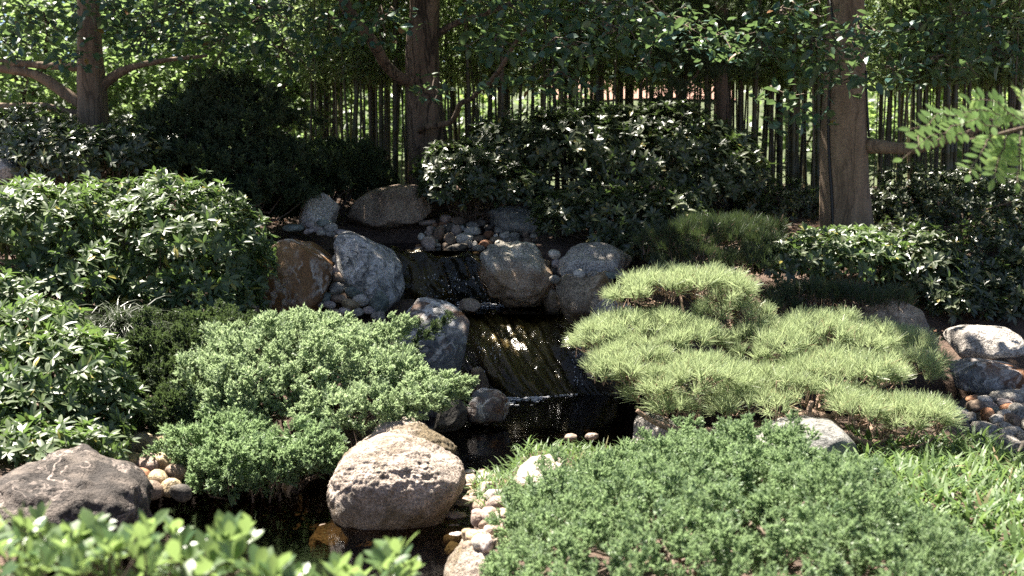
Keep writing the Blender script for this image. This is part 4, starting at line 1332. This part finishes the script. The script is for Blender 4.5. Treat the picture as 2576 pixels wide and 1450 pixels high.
def tree(label, trunk, d, bark, limbs, crown_c, crown_r, n_crown, sprigs, n_parts, key, mat, name='broadleaf_tree', extra=None):
    base = at(trunk[0][0], trunk[0][1], d)
    base[2] = float(ground(base[:1], base[1:2])[0])
    root = empty(name, base, label, 'tree')
    s = d / VS
    top = trunk[-1]
    pt = at(top[0], top[1], d)
    # trunk: from the soil, through the traced centre line, up into the crown
    A = spline([(p[0], p[1], p[2]) for p in trunk], 8)
    W = [at(a[0], a[1], d) for a in A]; R = [a[2] * s for a in A]
    W = [np.array([W[0][0], W[0][1], base[2] - .1])] * 1 + W; R = [R[0] * 1.25] + R
    last = W[-1]
    for k in range(1, 9):
        W.append(last + np.array([.05 * math.sin(k * 1.3), .06 * math.sin(k * .9), k * .5])); R.append(R[-1] * .9)
    W, R = np.array(W), np.array(R)
    sides = 20
    V, F = tube(W, R, sides)
    c = np.repeat(W, sides, 0); dv = V[:len(c)] - c
    ang = np.tile(np.linspace(0, 2 * math.pi, sides, endpoint=False), len(W))
    V[:len(c)] = c + dv * (1 + .05 * np.sin(ang * 5 + 1) + .07 * fbm(V[:len(c)] * np.array([5, 5, 1.5]), 71, 3))[:, None]
    mk('trunk', V, F, bark, root, smooth=True)
    for L in limbs:
        vtube(root, 'limb', L, d, bark, jit=.02)
    # scaffold inside the crown
    parts = []
    for k in range(12):
        a = W[-1 - rng.integers(0, 7)]
        t = crown_c + unit(rng.normal(size=3) * np.array([1, 1, .5])) * crown_r * .8
        t[2] = max(t[2], 4.3)
        p = crooked(a, t, 8, .05, .06)
        parts.append(tube(p, np.linspace(.07, .015, 8), 7, False))
        for q in range(4):
            b = p[rng.integers(3, 7)]
            parts.append(tube(crooked(b, b + rng.normal(0, .7, 3) * np.array([1, 1, .5]), 5, .06), np.linspace(.02, .005, 5), 5, False))
    V, F = join(parts)
    mk('limbs', V, F, bark, root, smooth=True)
    P = leaf_cloud(n_crown, crown_c, crown_r)
    P = P[(P[:, 2] > 3.95 + .0 * P[:, 1]) & canopy_keep(P)]
    pos = [P]; tw = []
    for (vx, vy, rx, ry, dd, n) in sprigs:
        c0, r0 = lobe(vx, vy, rx, ry, dd, .35)
        q = leaf_cloud(n, c0, r0)
        pos.append(q)
        for k in range(max(2, n // 14)):
            b = q[rng.integers(len(q))]
            tw.append(tube(crooked(c0 + np.array([0, .25, .1]), b, 5, .08), np.linspace(.009, .003, 5), 5, False))
    near = np.concatenate(pos[1:]) if len(pos) > 1 else np.zeros((0, 3))
    allp = np.concatenate([P, near])
    D, U = hang(allp)
    szs = rng.uniform(.75, 1.2, len(allp)); szs[len(P):] *= rng.uniform(.6, 1.1, len(near)); szs[:len(P)] *= 1.12
    sc = np.full(len(allp), -1e9); sc[len(P):] = -np.linalg.norm(near - CAM, axis=1) + rng.normal(0, .2, len(near))
    crown = place_leaves(root, key, AL, mat, allp, D, U, szs, 0 if not n_parts else n_parts, 'crown', sc)
    if tw:
        V, F = join(tw); mk('twigs', V, F, M['twig'], root, smooth=True, kind='stuff')
    return root


tree('tree with forked limbs spreading to the left edge', [(236, 330, 40), (234, 290, 37), (232, 250, 36), (229, 200, 34), (226, 130, 30), (225, 60, 28), (222, 0, 26)], 13.8, M['bark_smooth'],
     [[(205, 262, 16), (170, 240, 15), (120, 205, 14), (70, 182, 12), (0, 170, 10), (-60, 160, 8)], [(225, 165, 12), (150, 168, 10), (60, 160, 9), (-30, 155, 8)],
      [(215, 292, 12), (170, 282, 9), (110, 268, 8), (50, 267, 7), (-20, 262, 6)], [(250, 225, 14), (285, 190, 12), (330, 168, 9), (420, 150, 6), (520, 140, 4)]],
     np.array([-4.6, 13.6, 6.0]), np.array([3.6, 4.2, 3.0]), 20000,
     [(90, 60, 140, 70, 12.8, 120), (350, 90, 150, 70, 12.6, 150), (560, 110, 150, 70, 12.5, 150), (640, 40, 180, 50, 12.0, 190), (180, 150, 80, 30, 12.4, 60), (450, 30, 160, 60, 12.3, 160), (250, 30, 150, 50, 12.6, 130), (700, 140, 120, 60, 12.8, 120), (20, 120, 80, 60, 12.6, 60)], 120, 'al', M['alder'])
tree('fissured leaning tree trunk at the upper middle with a curled low branch', [(1082, 430, 52), (1078, 380, 49), (1072, 300, 47), (1064, 220, 43), (1062, 120, 40), (1066, 50, 38), (1068, 0, 36)], 14.6, M['bark_fissured'],
     [[(1040, 210, 16, 14.5), (1000, 188, 15, 14.3), (965, 155, 14, 14.1), (930, 95, 14, 13.8), (900, 55, 14, 13.6), (872, 20, 15, 13.4), (855, -40, 15, 13.2)],
      [(1058, 335, 8, 14.5), (1058, 322, 8, 14.25), (1099, 317, 8, 14.1), (1136, 310, 7, 14.0), (1150, 285, 7, 13.8), (1158, 264, 7, 13.6), (1195, 243, 6, 13.2), (1250, 185, 6, 12.3), (1290, 120, 5, 12), (1330, 60, 4, 11.7)],
      [(1090, 90, 10), (1150, 60, 8), (1250, 20, 6), (1350, -20, 5)]],
     np.array([-.8, 13.2, 6.0]), np.array([3.4, 4.2, 3.0]), 20000,
     [(1400, 120, 130, 60, 10.6, 103), (1560, 90, 150, 60, 10.6, 119), (1250, 110, 110, 60, 11.0, 87), (1420, 210, 130, 35, 11.0, 76), (1090, 215, 70, 35, 12.7, 40), (960, 60, 120, 60, 12.0, 110), (1700, 60, 140, 70, 11.5, 160), (1480, 30, 170, 45, 11.4, 150), (1280, 30, 130, 50, 11.6, 120), (820, 60, 110, 70, 12.4, 120), (1820, 110, 110, 60, 11.8, 100), (1640, 170, 110, 30, 11.0, 54), (1260, 210, 90, 30, 12.0, 40)],
     240, 'al', M['alder'])
rt = tree('thick smooth trunk at the right with one limb reaching right', [(2132, 600, 70), (2130, 560, 66), (2128, 480, 61), (2126, 400, 60), (2124, 320, 57), (2126, 220, 53), (2128, 120, 49), (2130, 0, 45)], 12.9, M['bark_smooth'],
          [[(2140, 372, 30, 12.9), (2180, 366, 21, 12.8), (2220, 368, 17, 12.7), (2285, 372, 15, 12.6), (2350, 362, 12, 12.5), (2430, 340, 9, 12.4), (2520, 300, 7, 12.3)]],
          np.array([3.9, 12.5, 6.0]), np.array([4.2, 5.0, 3.0]), 26000,
          [(2060, 120, 140, 70, 10.6, 130), (2180, 90, 150, 70, 10.6, 130), (2020, 300, 105, 40, 10.6, 59), (2090, 200, 120, 45, 10.6, 87), (2330, 90, 150, 70, 10.6, 130), (2450, 50, 140, 60, 10.6, 108), (1930, 130, 90, 50, 10.8, 65), (1960, 240, 80, 30, 11.2, 30), (2380, 170, 110, 50, 11.2, 70), (2520, 130, 110, 60, 11.4, 90), (1980, 40, 120, 50, 11.2, 110), (2250, 190, 90, 40, 10.6, 48)],
          280, 'al', M['alder'])
for pts in ([(2084, 0, 3), (2090, 120, 3), (2080, 225, 3), (2077, 330, 4), (2078, 420, 4), (2081, 500, 4), (2082, 590, 4)], [(2168, 180, 3), (2170, 260, 3), (2176, 345, 3)]):
    A = spline(pts, 6)
    W = np.array([at(a[0], a[1], 12.9) for a in A])
    # lie on the front of the trunk: bring forward by the trunk's own depth at that offset
    rr = np.interp(A[:, 1], [0, 220, 400, 600], [45, 53, 60, 70]) * 12.9 / VS
    cx = np.array([at(2128, v, 12.9)[0] for v in A[:, 1]])
    W[:, 1] -= np.sqrt(np.maximum(rr ** 2 - (W[:, 0] - cx) ** 2, 0.001)) * .98 + .01
    V, F = tube(W, A[:, 2] * 12.6 / VS, 6)  # dark vertical lines on the bark, built as thin tubes
    mk('streak', V, F, M['streak'], smooth=True, cat='streak', label='long thin black cable down the left side of the right trunk' if len(pts) > 4 else 'short thin black cable on the right side of the right trunk')

# dark conifer among the bamboo
b = at(1815, 420, 15.0); b[2] = float(ground(b[:1], b[1:2])[0])
ct = empty('conifer_tree', b, 'dark conifer with drooping clumps among the bamboo', 'conifer')
vtube(ct, 'trunk', [(1815, 460, 20), (1815, 300, 19), (1813, 200, 18), (1815, 80, 17), (1812, -60, 15), (1812, -300, 10)], 15.0, M['bark_fissured'])
lob = [lobe(1700, 250, 70, 45, 14.6, .35), lobe(1690, 110, 100, 45, 14.6, .4), lobe(1830, 140, 80, 50, 14.5, .4), lobe(1760, 30, 150, 40, 14.7, .4), lobe(1640, 20, 80, 50, 14.6, .35), lobe(1890, 60, 70, 40, 14.6, .3)]
P, N = sample_lobes(lob, 1100, -.9, (.3, 1.05))
D = unit(N + np.array([0, 0, -.2]) + rng.normal(0, .4, P.shape))
V, F = scatter(SPRAY[0], P, frames(D, N + rng.normal(0, .4, P.shape)), rng.uniform(1.0, 1.7, len(P)))
mk('crown', V, F, M['shadejuniper'], ct, var=np.repeat(rng.random(len(P)) * .9, len(SPRAY[0][0])), kind='stuff')
stems(ct, at(1813, 120, 15.0), np.array([c for c, r in lob]), .03, M['bark_fissured'])

# ------------------------------------------------------------------ bamboo
def culm_mesh(seed, H, r):
    rr = np.random.default_rng(seed)
    pts, rad = [], []
    z = 0
    bx, by = rr.normal(0, .10, 2)
    while z < H:
        t = z / H
        cx, cy_ = bx * t * t, by * t * t
        taper = 1 - .45 * t
        pts += [(cx, cy_, z), (cx, cy_, z + .012), (cx, cy_, z + .024)]; rad += [r * taper, r * taper * 1.16, r * taper]
        z += .26 + .12 * min(t * 3, 1)
    V, F = tube(np.array(pts), np.array(rad), 7, True)
    return make_mesh('bamboo_culm', V, F, M['culm'], True), (bx, by)


BL = [leaf(.14, .030, .25, .15, .35, 2), leaf(.12, .026, .2, .3, .35, 2)]


def bamboo_leaves(seed, H, bend, n):
    rr = np.random.default_rng(seed)
    z = np.where(rr.random(n) < .7, rr.uniform(1.5, 3.1, n), rr.uniform(2.8, H, n))
    t = z / H
    a = rr.uniform(0, 6.28, n); r = rr.random(n) ** .6 * np.interp(z, [1.2, 2.2, 4, H], [.22, .45, .7, .5])
    P = np.stack([bend[0] * t * t + np.cos(a) * r, bend[1] * t * t + np.sin(a) * r, z - .25 * r], 1)
    # leaves hang in small bunches
    P = np.repeat(P[: n // 4], 4, 0) + rr.normal(0, .035, (4 * (n // 4), 3))
    D = unit(rr.normal(size=P.shape) * np.array([1, 1, .35]) + np.array([0, 0, -.45]))
    U = unit(np.array([0, 0, 1.0]) + rr.normal(0, .5, P.shape))
    V, F = scatter(BL[seed % 2], P, frames(D, U), rr.uniform(.8, 1.3, len(P)))
    return make_mesh('leaves', V, F, M['bambooleaf'], False, np.repeat(rr.random(len(P)) * .9, len(BL[0][0])))


VARS = []
for s in range(8):
    H = 6.0 + .25 * s
    me, bend = culm_mesh(s, H, [.034, .026, .017, .014, .011, .029, .009, .015][s])
    VARS.append((me, bamboo_leaves(s + 20, H, bend, 520), bamboo_leaves(s + 40, H, bend, 300)))
ZONES = [((770, 1030), 50, 15.0, 18.0, 'dark bamboo culm in the stand left of the middle trunk', 'bamboo left of the middle trunk', .25),
         ((1105, 1420), 50, 15.2, 18.5, 'bamboo culm right of the middle trunk', 'bamboo right of the middle trunk', .3),
         ((1420, 1780), 62, 15.2, 18.5, 'dark bamboo culm rising behind the wide glossy rhododendron', 'bamboo behind the wide rhododendron', .35),
         ((1780, 2060), 60, 15.2, 18.0, 'bamboo culm in the dense dark stand left of the right trunk', 'bamboo left of the right trunk', .6),
         ((2200, 2600), 74, 15.2, 18.5, 'bamboo culm in the bright stand right of the right trunk', 'bamboo right of the right trunk', .6)]
for (v0, v1), n, d0, d1, lab, grp, fol in ZONES:
    for i in range(n):
        dd = rng.uniform(d0, d1)
        vx = v0 + (v1 - v0) * np.clip((i + .5 + rng.normal(0, 1.1)) / n, 0, 1)
        p = at(vx, 400, dd)
        p[2] = float(ground(p[:1], p[1:2])[0]) - .02
        k = int(rng.integers(8))
        me, lv, lv2 = VARS[k]
        o = bpy.data.objects.new('bamboo', me)
        COL.objects.link(o)
        o.location = p
        o.rotation_euler = (rng.normal(0, .03), rng.normal(0, .05 if rng.random() < .3 else .025), rng.uniform(0, 6.28))
        props(o, ('thick ' if k in (0, 5) else 'medium ' if k in (1, 2, 7) else 'very slim ') + lab, 'bamboo', grp)
        c = bpy.data.objects.new('leaves', lv if rng.random() < fol else lv2)
        COL.objects.link(c); c.parent = o; c['kind'] = 'stuff'

# ------------------------------------------------------------------ background trees
FL = [leaf(.12, .075, .15, .1, .5, 2), leaf(.10, .07, .2, .2, .5, 2)]


def back_tree(label, x, y, lob, n, mat, tm=FL, name='background_tree', size=(.8, 1.3), trunk=.09, clump=.0):
    z = float(ground(np.array([x]), np.array([y]))[0])
    root = empty(name, (x, y, z), label, 'tree')
    P = []
    vol = np.array([np.prod(r) for c, r in lob]); vol /= vol.sum()
    for (c, r), v in zip(lob, vol):
        q = leaf_cloud(int(n * v), np.array(c, float), np.array(r, float))
        P.append(q)
    P = np.concatenate(P)
    if clump: P = P[fbm(P * 2.2, 123, 2) > -clump]
    D, U = hang(P)
    V, F = scatter(tm[0], P, frames(D, U), rng.uniform(*size, len(P)))
    mk('crown', V, F, mat, root, var=np.repeat(rng.random(len(P)) * .9, len(tm[0][0])), kind='stuff')
    tp = np.mean([np.array(c, float) for c, r in lob], 0)
    parts = [tube(crooked((x, y, z - .1), tp, 8, .03), np.linspace(trunk, trunk * .5, 8), 8)]
    for c, r in lob:
        parts.append(tube(crooked((x + .3 * (tp[0] - x), y, z + .5 * (tp[2] - z)), c, 6, .05), np.linspace(trunk * .5, .015, 6), 6, False))
    V, F = join(parts)
    mk('trunk', V, F, M['bark_fissured'], root, smooth=True)


back_tree('bright leafy tree filling the upper left corner', -6.2, 16.8, [((-6.6, 16.6, 3.2), (1.6, .8, 1.6)), ((-5.6, 16.9, 2.6), (1.3, .7, 1.0)), ((-7.6, 16.6, 2.4), (1.2, .7, .9))], 5200, M['backleaf'], clump=.5)
back_tree('bright leafy tree left of the bamboo and behind the dark juniper', -3.7, 16.6, [((-4.2, 16.7, 3.2), (1.5, .7, 1.4)), ((-2.9, 16.4, 2.9), (.8, .5, .9)), ((-3.3, 16.9, 2.2), (1.1, .6, .7)), ((-2.6, 16.2, 3.6), (.9, .5, .5))], 4800, M['backleaf'], clump=.5)
back_tree('shaded broad tree closing the gap behind the left tree', -8.2, 20.2, [((-8.4, 20.2, 4.4), (2.4, .9, 2.0)), ((-6.6, 20.4, 3.6), (1.6, .8, 1.5))], 5200, M['backleaf'], size=(1.1, 1.6))
back_tree('shaded broad tree closing the gap above the dark juniper', -4.6, 20.4, [((-4.9, 20.4, 4.2), (1.9, .9, 1.9)), ((-3.4, 20.2, 3.6), (1.3, .8, 1.4))], 4600, M['backleaf'], size=(1.1, 1.6))
far = [(-16, 37, 'far sunlit tree at the left beyond the garden'), (-10, 38, 'far pale tree behind the left tree'), (-4.5, 37, 'far tree behind the bamboo left of the middle trunk'), (1.2, 38, 'far tree above the terracotta path, left of two'),
       (6.8, 37, 'far tree above the terracotta path, right of two'), (12.5, 38, 'far tree behind the bright right bamboo'), (18, 37, 'far sunlit tree at the right beyond the garden')]
for x, y, lab in far:
    back_tree(lab, x, y, [((x, y, 7.2), (3.6, 2.2, 2.9)), ((x - 1.7, y + .3, 5.6), (2.4, 1.8, 1.6)), ((x + 1.8, y, 5.8), (2.4, 1.8, 1.7)), ((x, y, 9.6), (2.4, 2, 1.9))], 6500, M['farleaf'], size=(1.6, 2.6), trunk=.16, clump=.35)
for k, (x, y) in enumerate([(-9, 22.5), (-5.5, 23), (-2, 22.6), (7.5, 22.5), (11, 22.4)]):
    lab = ['low sunlit bush at the far left of the lawn', 'low sunlit bush on the lawn behind the left tree', 'low sunlit bush on the lawn behind the left bamboo', 'low sunlit bush on the lawn behind the right trunk', 'low sunlit bush at the far right of the lawn'][k]
    back_tree(lab, x, y, [((x, y, 3.1), (1.7, .9, .9)), ((x + .8, y, 2.8), (1.0, .8, .7))], 1800, M['farleaf'], name='bush', size=(1.0, 1.6), trunk=.05)
for k, x in enumerate([-8.2, -6.0, -3.4, -1.6, .6, 2.6, 4.6, 6.4, 8.4]):
    y = 20.3 + .5 * (k % 3)
    lab = 'loose sunlit undergrowth bush behind the bamboo, ' + ['at the far left', 'behind the left tree', 'behind the dark juniper', 'left of the middle trunk', 'right of the middle trunk', 'behind the wide rhododendron', 'by the dark conifer', 'right of the right trunk', 'at the far right'][k]
    z = float(ground(np.array([x]), np.array([y]))[0])
    hh = rng.uniform(.35, .7)
    back_tree(lab, x, y, [((x, y, z + hh), (1.2, .5, hh * 1.25)), ((x + .7, y + .2, z + hh * .9), (.9, .4, hh))], 900, M['backleaf'], name='bush', size=(.9, 1.5), trunk=.03, clump=.45)
# sunlit terracotta path on the slope beyond the lawn
a = np.linspace(.8, 4.6, 30); b = np.linspace(25.4, 27.0, 20)
X, Y = np.meshgrid(a, b)
Y = Y + .4 * np.sin(X * .5)
I = np.arange(X.size).reshape(X.shape)
F = np.stack([I[:-1, :-1], I[:-1, 1:], I[1:, 1:], I[1:, :-1]], -1).reshape(-1, 4)
mk('path', np.stack([X, Y, ground(X, Y) + .06], -1).reshape(-1, 3), F, M['wall'], origin=(0, 0, 0), smooth=True, kind='structure', label='sunlit terracotta path on the slope behind the bamboo', cat='path')

# ------------------------------------------------------------------ grasses
def blade(L, w, bend, segs=4):
    V, F = [], []
    for i in range(segs + 1):
        t = i / segs
        a = bend * t
        y = L * (math.sin(a) / bend if bend else t) * 1.0
        z = L * ((1 - math.cos(a)) / bend if bend else 0)
        ww = w * (1 - t ** 2.2) * (.6 + .4 * min(1, t * 4))
        V += [(-ww, y, -z), (ww, y, -z)]
    for i in range(segs):
        a = 2 * i
        F += [(a, a + 1, a + 3), (a, a + 3, a + 2)]
    return np.array(V), np.array(F)


def grass(name, label, P, tm, size, mat, lean=.5, cat='grass', kind='stuff', parent=None):
    D = unit(np.array([0, 0, 1.0]) + rng.normal(0, lean, P.shape) * np.array([1, 1, .2]))
    U = unit(rng.normal(size=P.shape) * np.array([1, 1, .2]))
    # bend towards the lean
    U = unit(-D * np.array([1, 1, 0]) * 1.0 + U * .3 + np.array([0, 0, .4]))
    wh = rng.integers(len(tm), size=len(P))
    bits, vs = [], []
    R = frames(D, U)
    sz = rng.uniform(*size, len(P))
    for k, t in enumerate(tm):
        j = wh == k
        bits.append(scatter(t, P[j], R[j], sz[j])); vs.append(np.repeat(rng.random(j.sum()), len(t[0])))
    V, F = join(bits)
    if parent is not None: return mk('blades', V, F, mat, parent, var=np.concatenate(vs), kind='stuff')
    return mk(name, V, F, mat, var=np.concatenate(vs), label=label, cat=cat, kind=kind)


BLD = [blade(.17, .0055, 1.2), blade(.14, .006, .8), blade(.20, .005, 1.6)]
SASA = [blade(.15, .010, .7), blade(.19, .0105, 1.1), blade(.12, .009, .5)]


def area(poly_fn, n, x0, x1, y0, y1):
    x = rng.uniform(x0, x1, n); y = rng.uniform(y0, y1, n)
    k = poly_fn(x, y)
    x, y = x[k], y[k]
    z = np.maximum(ground(x, y), .02)
    return np.stack([x, y, z], 1)


P = area(lambda x, y: (x > np.interp(y, [6.0, 6.8, 7.6, 8.6], [-.02, -.16, -.26, -.2])) & (y < 7.95 + .12 * np.sin(x * 7)), 5200, -.35, 1.7, 6.1, 8.2)
grass('grass', 'bright fine grass spilling towards the pool behind the white stone', P, BLD, (.6, 1.0), M['grass'], .55)
P = area(lambda x, y: (x > np.interp(y, [5.0, 6.0, 7.0, 8.2], [1.85, 1.85, 1.7, 1.6])), 8000, 1.6, 4.3, 4.3, 8.1)
grass('grass', 'broad bladed bright grass at the right edge', P, SASA, (.75, 1.25), M['grass'], .6)
mp = at(290, 835, 8.85)
mroot = empty('mondo_grass', mp, 'dark arching mondo grass tuft between the azaleas', 'grass tuft')
P = np.repeat(mp[None], 520, 0) + rng.normal(0, .07, (520, 3)) * np.array([1.4, 1, .5])
MB = [blade(.34, .0035, 2.0, 6), blade(.28, .0035, 1.7, 6), blade(.30, .003, 2.3, 6)]
grass('x', '', P, MB, (.9, 1.5), M['mondo'], .6, parent=mroot)

# leaf litter on the soil under the trees
x = rng.uniform(-5, 6, 4200); y = rng.uniform(10.8, 16, 4200)
z = ground(x, y)
k = (z > .4) & ~((np.abs(x) < 1.9) & (y < 13.6))
P = np.stack([x, y, z + .012], 1)[k]
D = unit(rng.normal(size=P.shape) * np.array([1, 1, .2])); U = unit(np.array([0, 0, 1.0]) + rng.normal(0, .25, P.shape))
V, F = scatter(leaf(.07, .04, .3, .1, .5, 2), P, frames(D, U), rng.uniform(.6, 1.2, len(P)))
mk('leaf_litter', V, F, M['litter'], var=np.repeat(rng.random(len(P)), len(leaf(.07, .04, .3, .1, .5, 2)[0])), kind='stuff', label='reddish brown fallen leaves under the trees', cat='leaf litter')

# ------------------------------------------------------------------ foreground shrub and locust branch
FR = [leaf(.062, .027, .18, .04, .62, 4), leaf(.068, .029, .12, .12, .62, 4), leaf(.055, .025, .25, -.05, .6, 4)]
base = at(420, 1700, 3.2); base[2] = .42
fs = empty('pittosporum_shrub', base, 'blurred bright green leafy shrub along the bottom left edge', 'shrub')
tops = np.array([[-20, 1290], [60, 1275], [100, 1265], [160, 1300], [230, 1265], [300, 1330], [370, 1280], [440, 1285], [520, 1330], [560, 1290], [620, 1300], [690, 1385], [760, 1400], [850, 1385], [900, 1360], [1000, 1335], [1060, 1440]])
P, T = [], []
for i in range(150):
    vx = rng.uniform(-40, 1060)
    top = np.interp(vx, tops[:, 0], tops[:, 1])
    if vx > 920 and abs(vx - 1000) > 40: continue
    vy = top + 62 + abs(rng.normal(0, 85))
    if i < len(tops) - 1: vx, vy = tops[i, 0], tops[i, 1] + 55
    P.append(at(vx, vy, rng.uniform(2.85, 3.55)))
P = np.array(P)
A = unit(np.array([0, -.05, 1.0]) + rng.normal(0, .25, P.shape))
pos, dr, u = rosettes(P, A, (5, 9), (.15, 1.35), .1)
place_leaves(fs, 'fr', FR, M['front'], pos, dr, u, rng.uniform(.85, 1.4, len(pos)), 300)
parts = []
for p, a in zip(P, A):
    g0 = p + np.array([rng.normal(0, .08), rng.normal(0, .08), -.35])
    parts.append(tube(np.array([g0, p - a * .12, p]), [.005, .004, .0025], 5, False))
for k in range(14):
    q = P[rng.integers(len(P))] + np.array([0, 0, -.33])
    parts.append(tube(crooked(base + np.array([rng.uniform(-.7, .7), rng.normal(0, .1), 0]), q, 6, .06), np.linspace(.012, .005, 6), 6, False))
V, F = join(parts)
mk('branches', V, F, M['twig'], fs, smooth=True)

LO = [leaf(.058, .024, .1, .02, .5, 3), leaf(.052, .022, .15, .06, .5, 3)]
b0 = at(2640, 330, 4.9)
lb = empty('locust_branch', b0, 'blurred light green feathery branch entering from the right edge', 'branch')
vtube(lb, 'stem', [(2680, 290, 6), (2600, 315, 5), (2540, 330, 4), (2480, 345, 3), (2440, 350, 2)], 4.9, M['twig'])
pos, dr, u, st = [], [], [], []
FRONDS = [((2560, 325), (2290, 325), 14), ((2530, 335), (2310, 365), 12), ((2560, 320), (2420, 285), 10), ((2580, 320), (2440, 250), 9), ((2500, 345), (2440, 440), 10), ((2540, 335), (2500, 450), 11), ((2570, 330), (2560, 460), 11),
          ((2600, 300), (2560, 240), 8), ((2620, 330), (2610, 450), 11), ((2470, 350), (2270, 400), 10), ((2590, 310), (2500, 290), 9)]
for (x0, y0), (x1, y1), n in FRONDS:
    d0 = 4.9 + rng.normal(0, .12)
    A = at(x0, y0, d0); B = at(x1, y1, d0 - rng.uniform(0, .35))
    ax = crooked(A, B, 9, .02, .12)
    st.append(tube(ax, np.linspace(.0025, .0012, 9), 5, False))
    tdir = unit(B - A)
    side = unit(np.cross(tdir, [0.1, -.75, .66]))
    upn = np.cross(side, tdir)
    if upn[2] < 0: upn = -upn
    for i in range(n):
        t = .18 + .8 * i / n
        c = np.array([np.interp(t * 8, np.arange(9), ax[:, j]) for j in range(3)])
        for s in (-1, 1):
            pos.append(c); dr.append(tdir * .45 + side * s + rng.normal(0, .12, 3) + np.array([0, 0, -.1])); u.append(upn + rng.normal(0, .2, 3))
    pos.append(ax[-1]); dr.append(tdir); u.append(upn)
pos, dr, u = np.array(pos), unit(np.array(dr)), np.array(u)
place_leaves(lb, 'lo', LO, M['locust'], pos, dr, u, rng.uniform(.85, 1.15, len(pos)), 290)
V, F = join(st)
mk('leaf_stalks', V, F, M['twig'], lb, smooth=True)
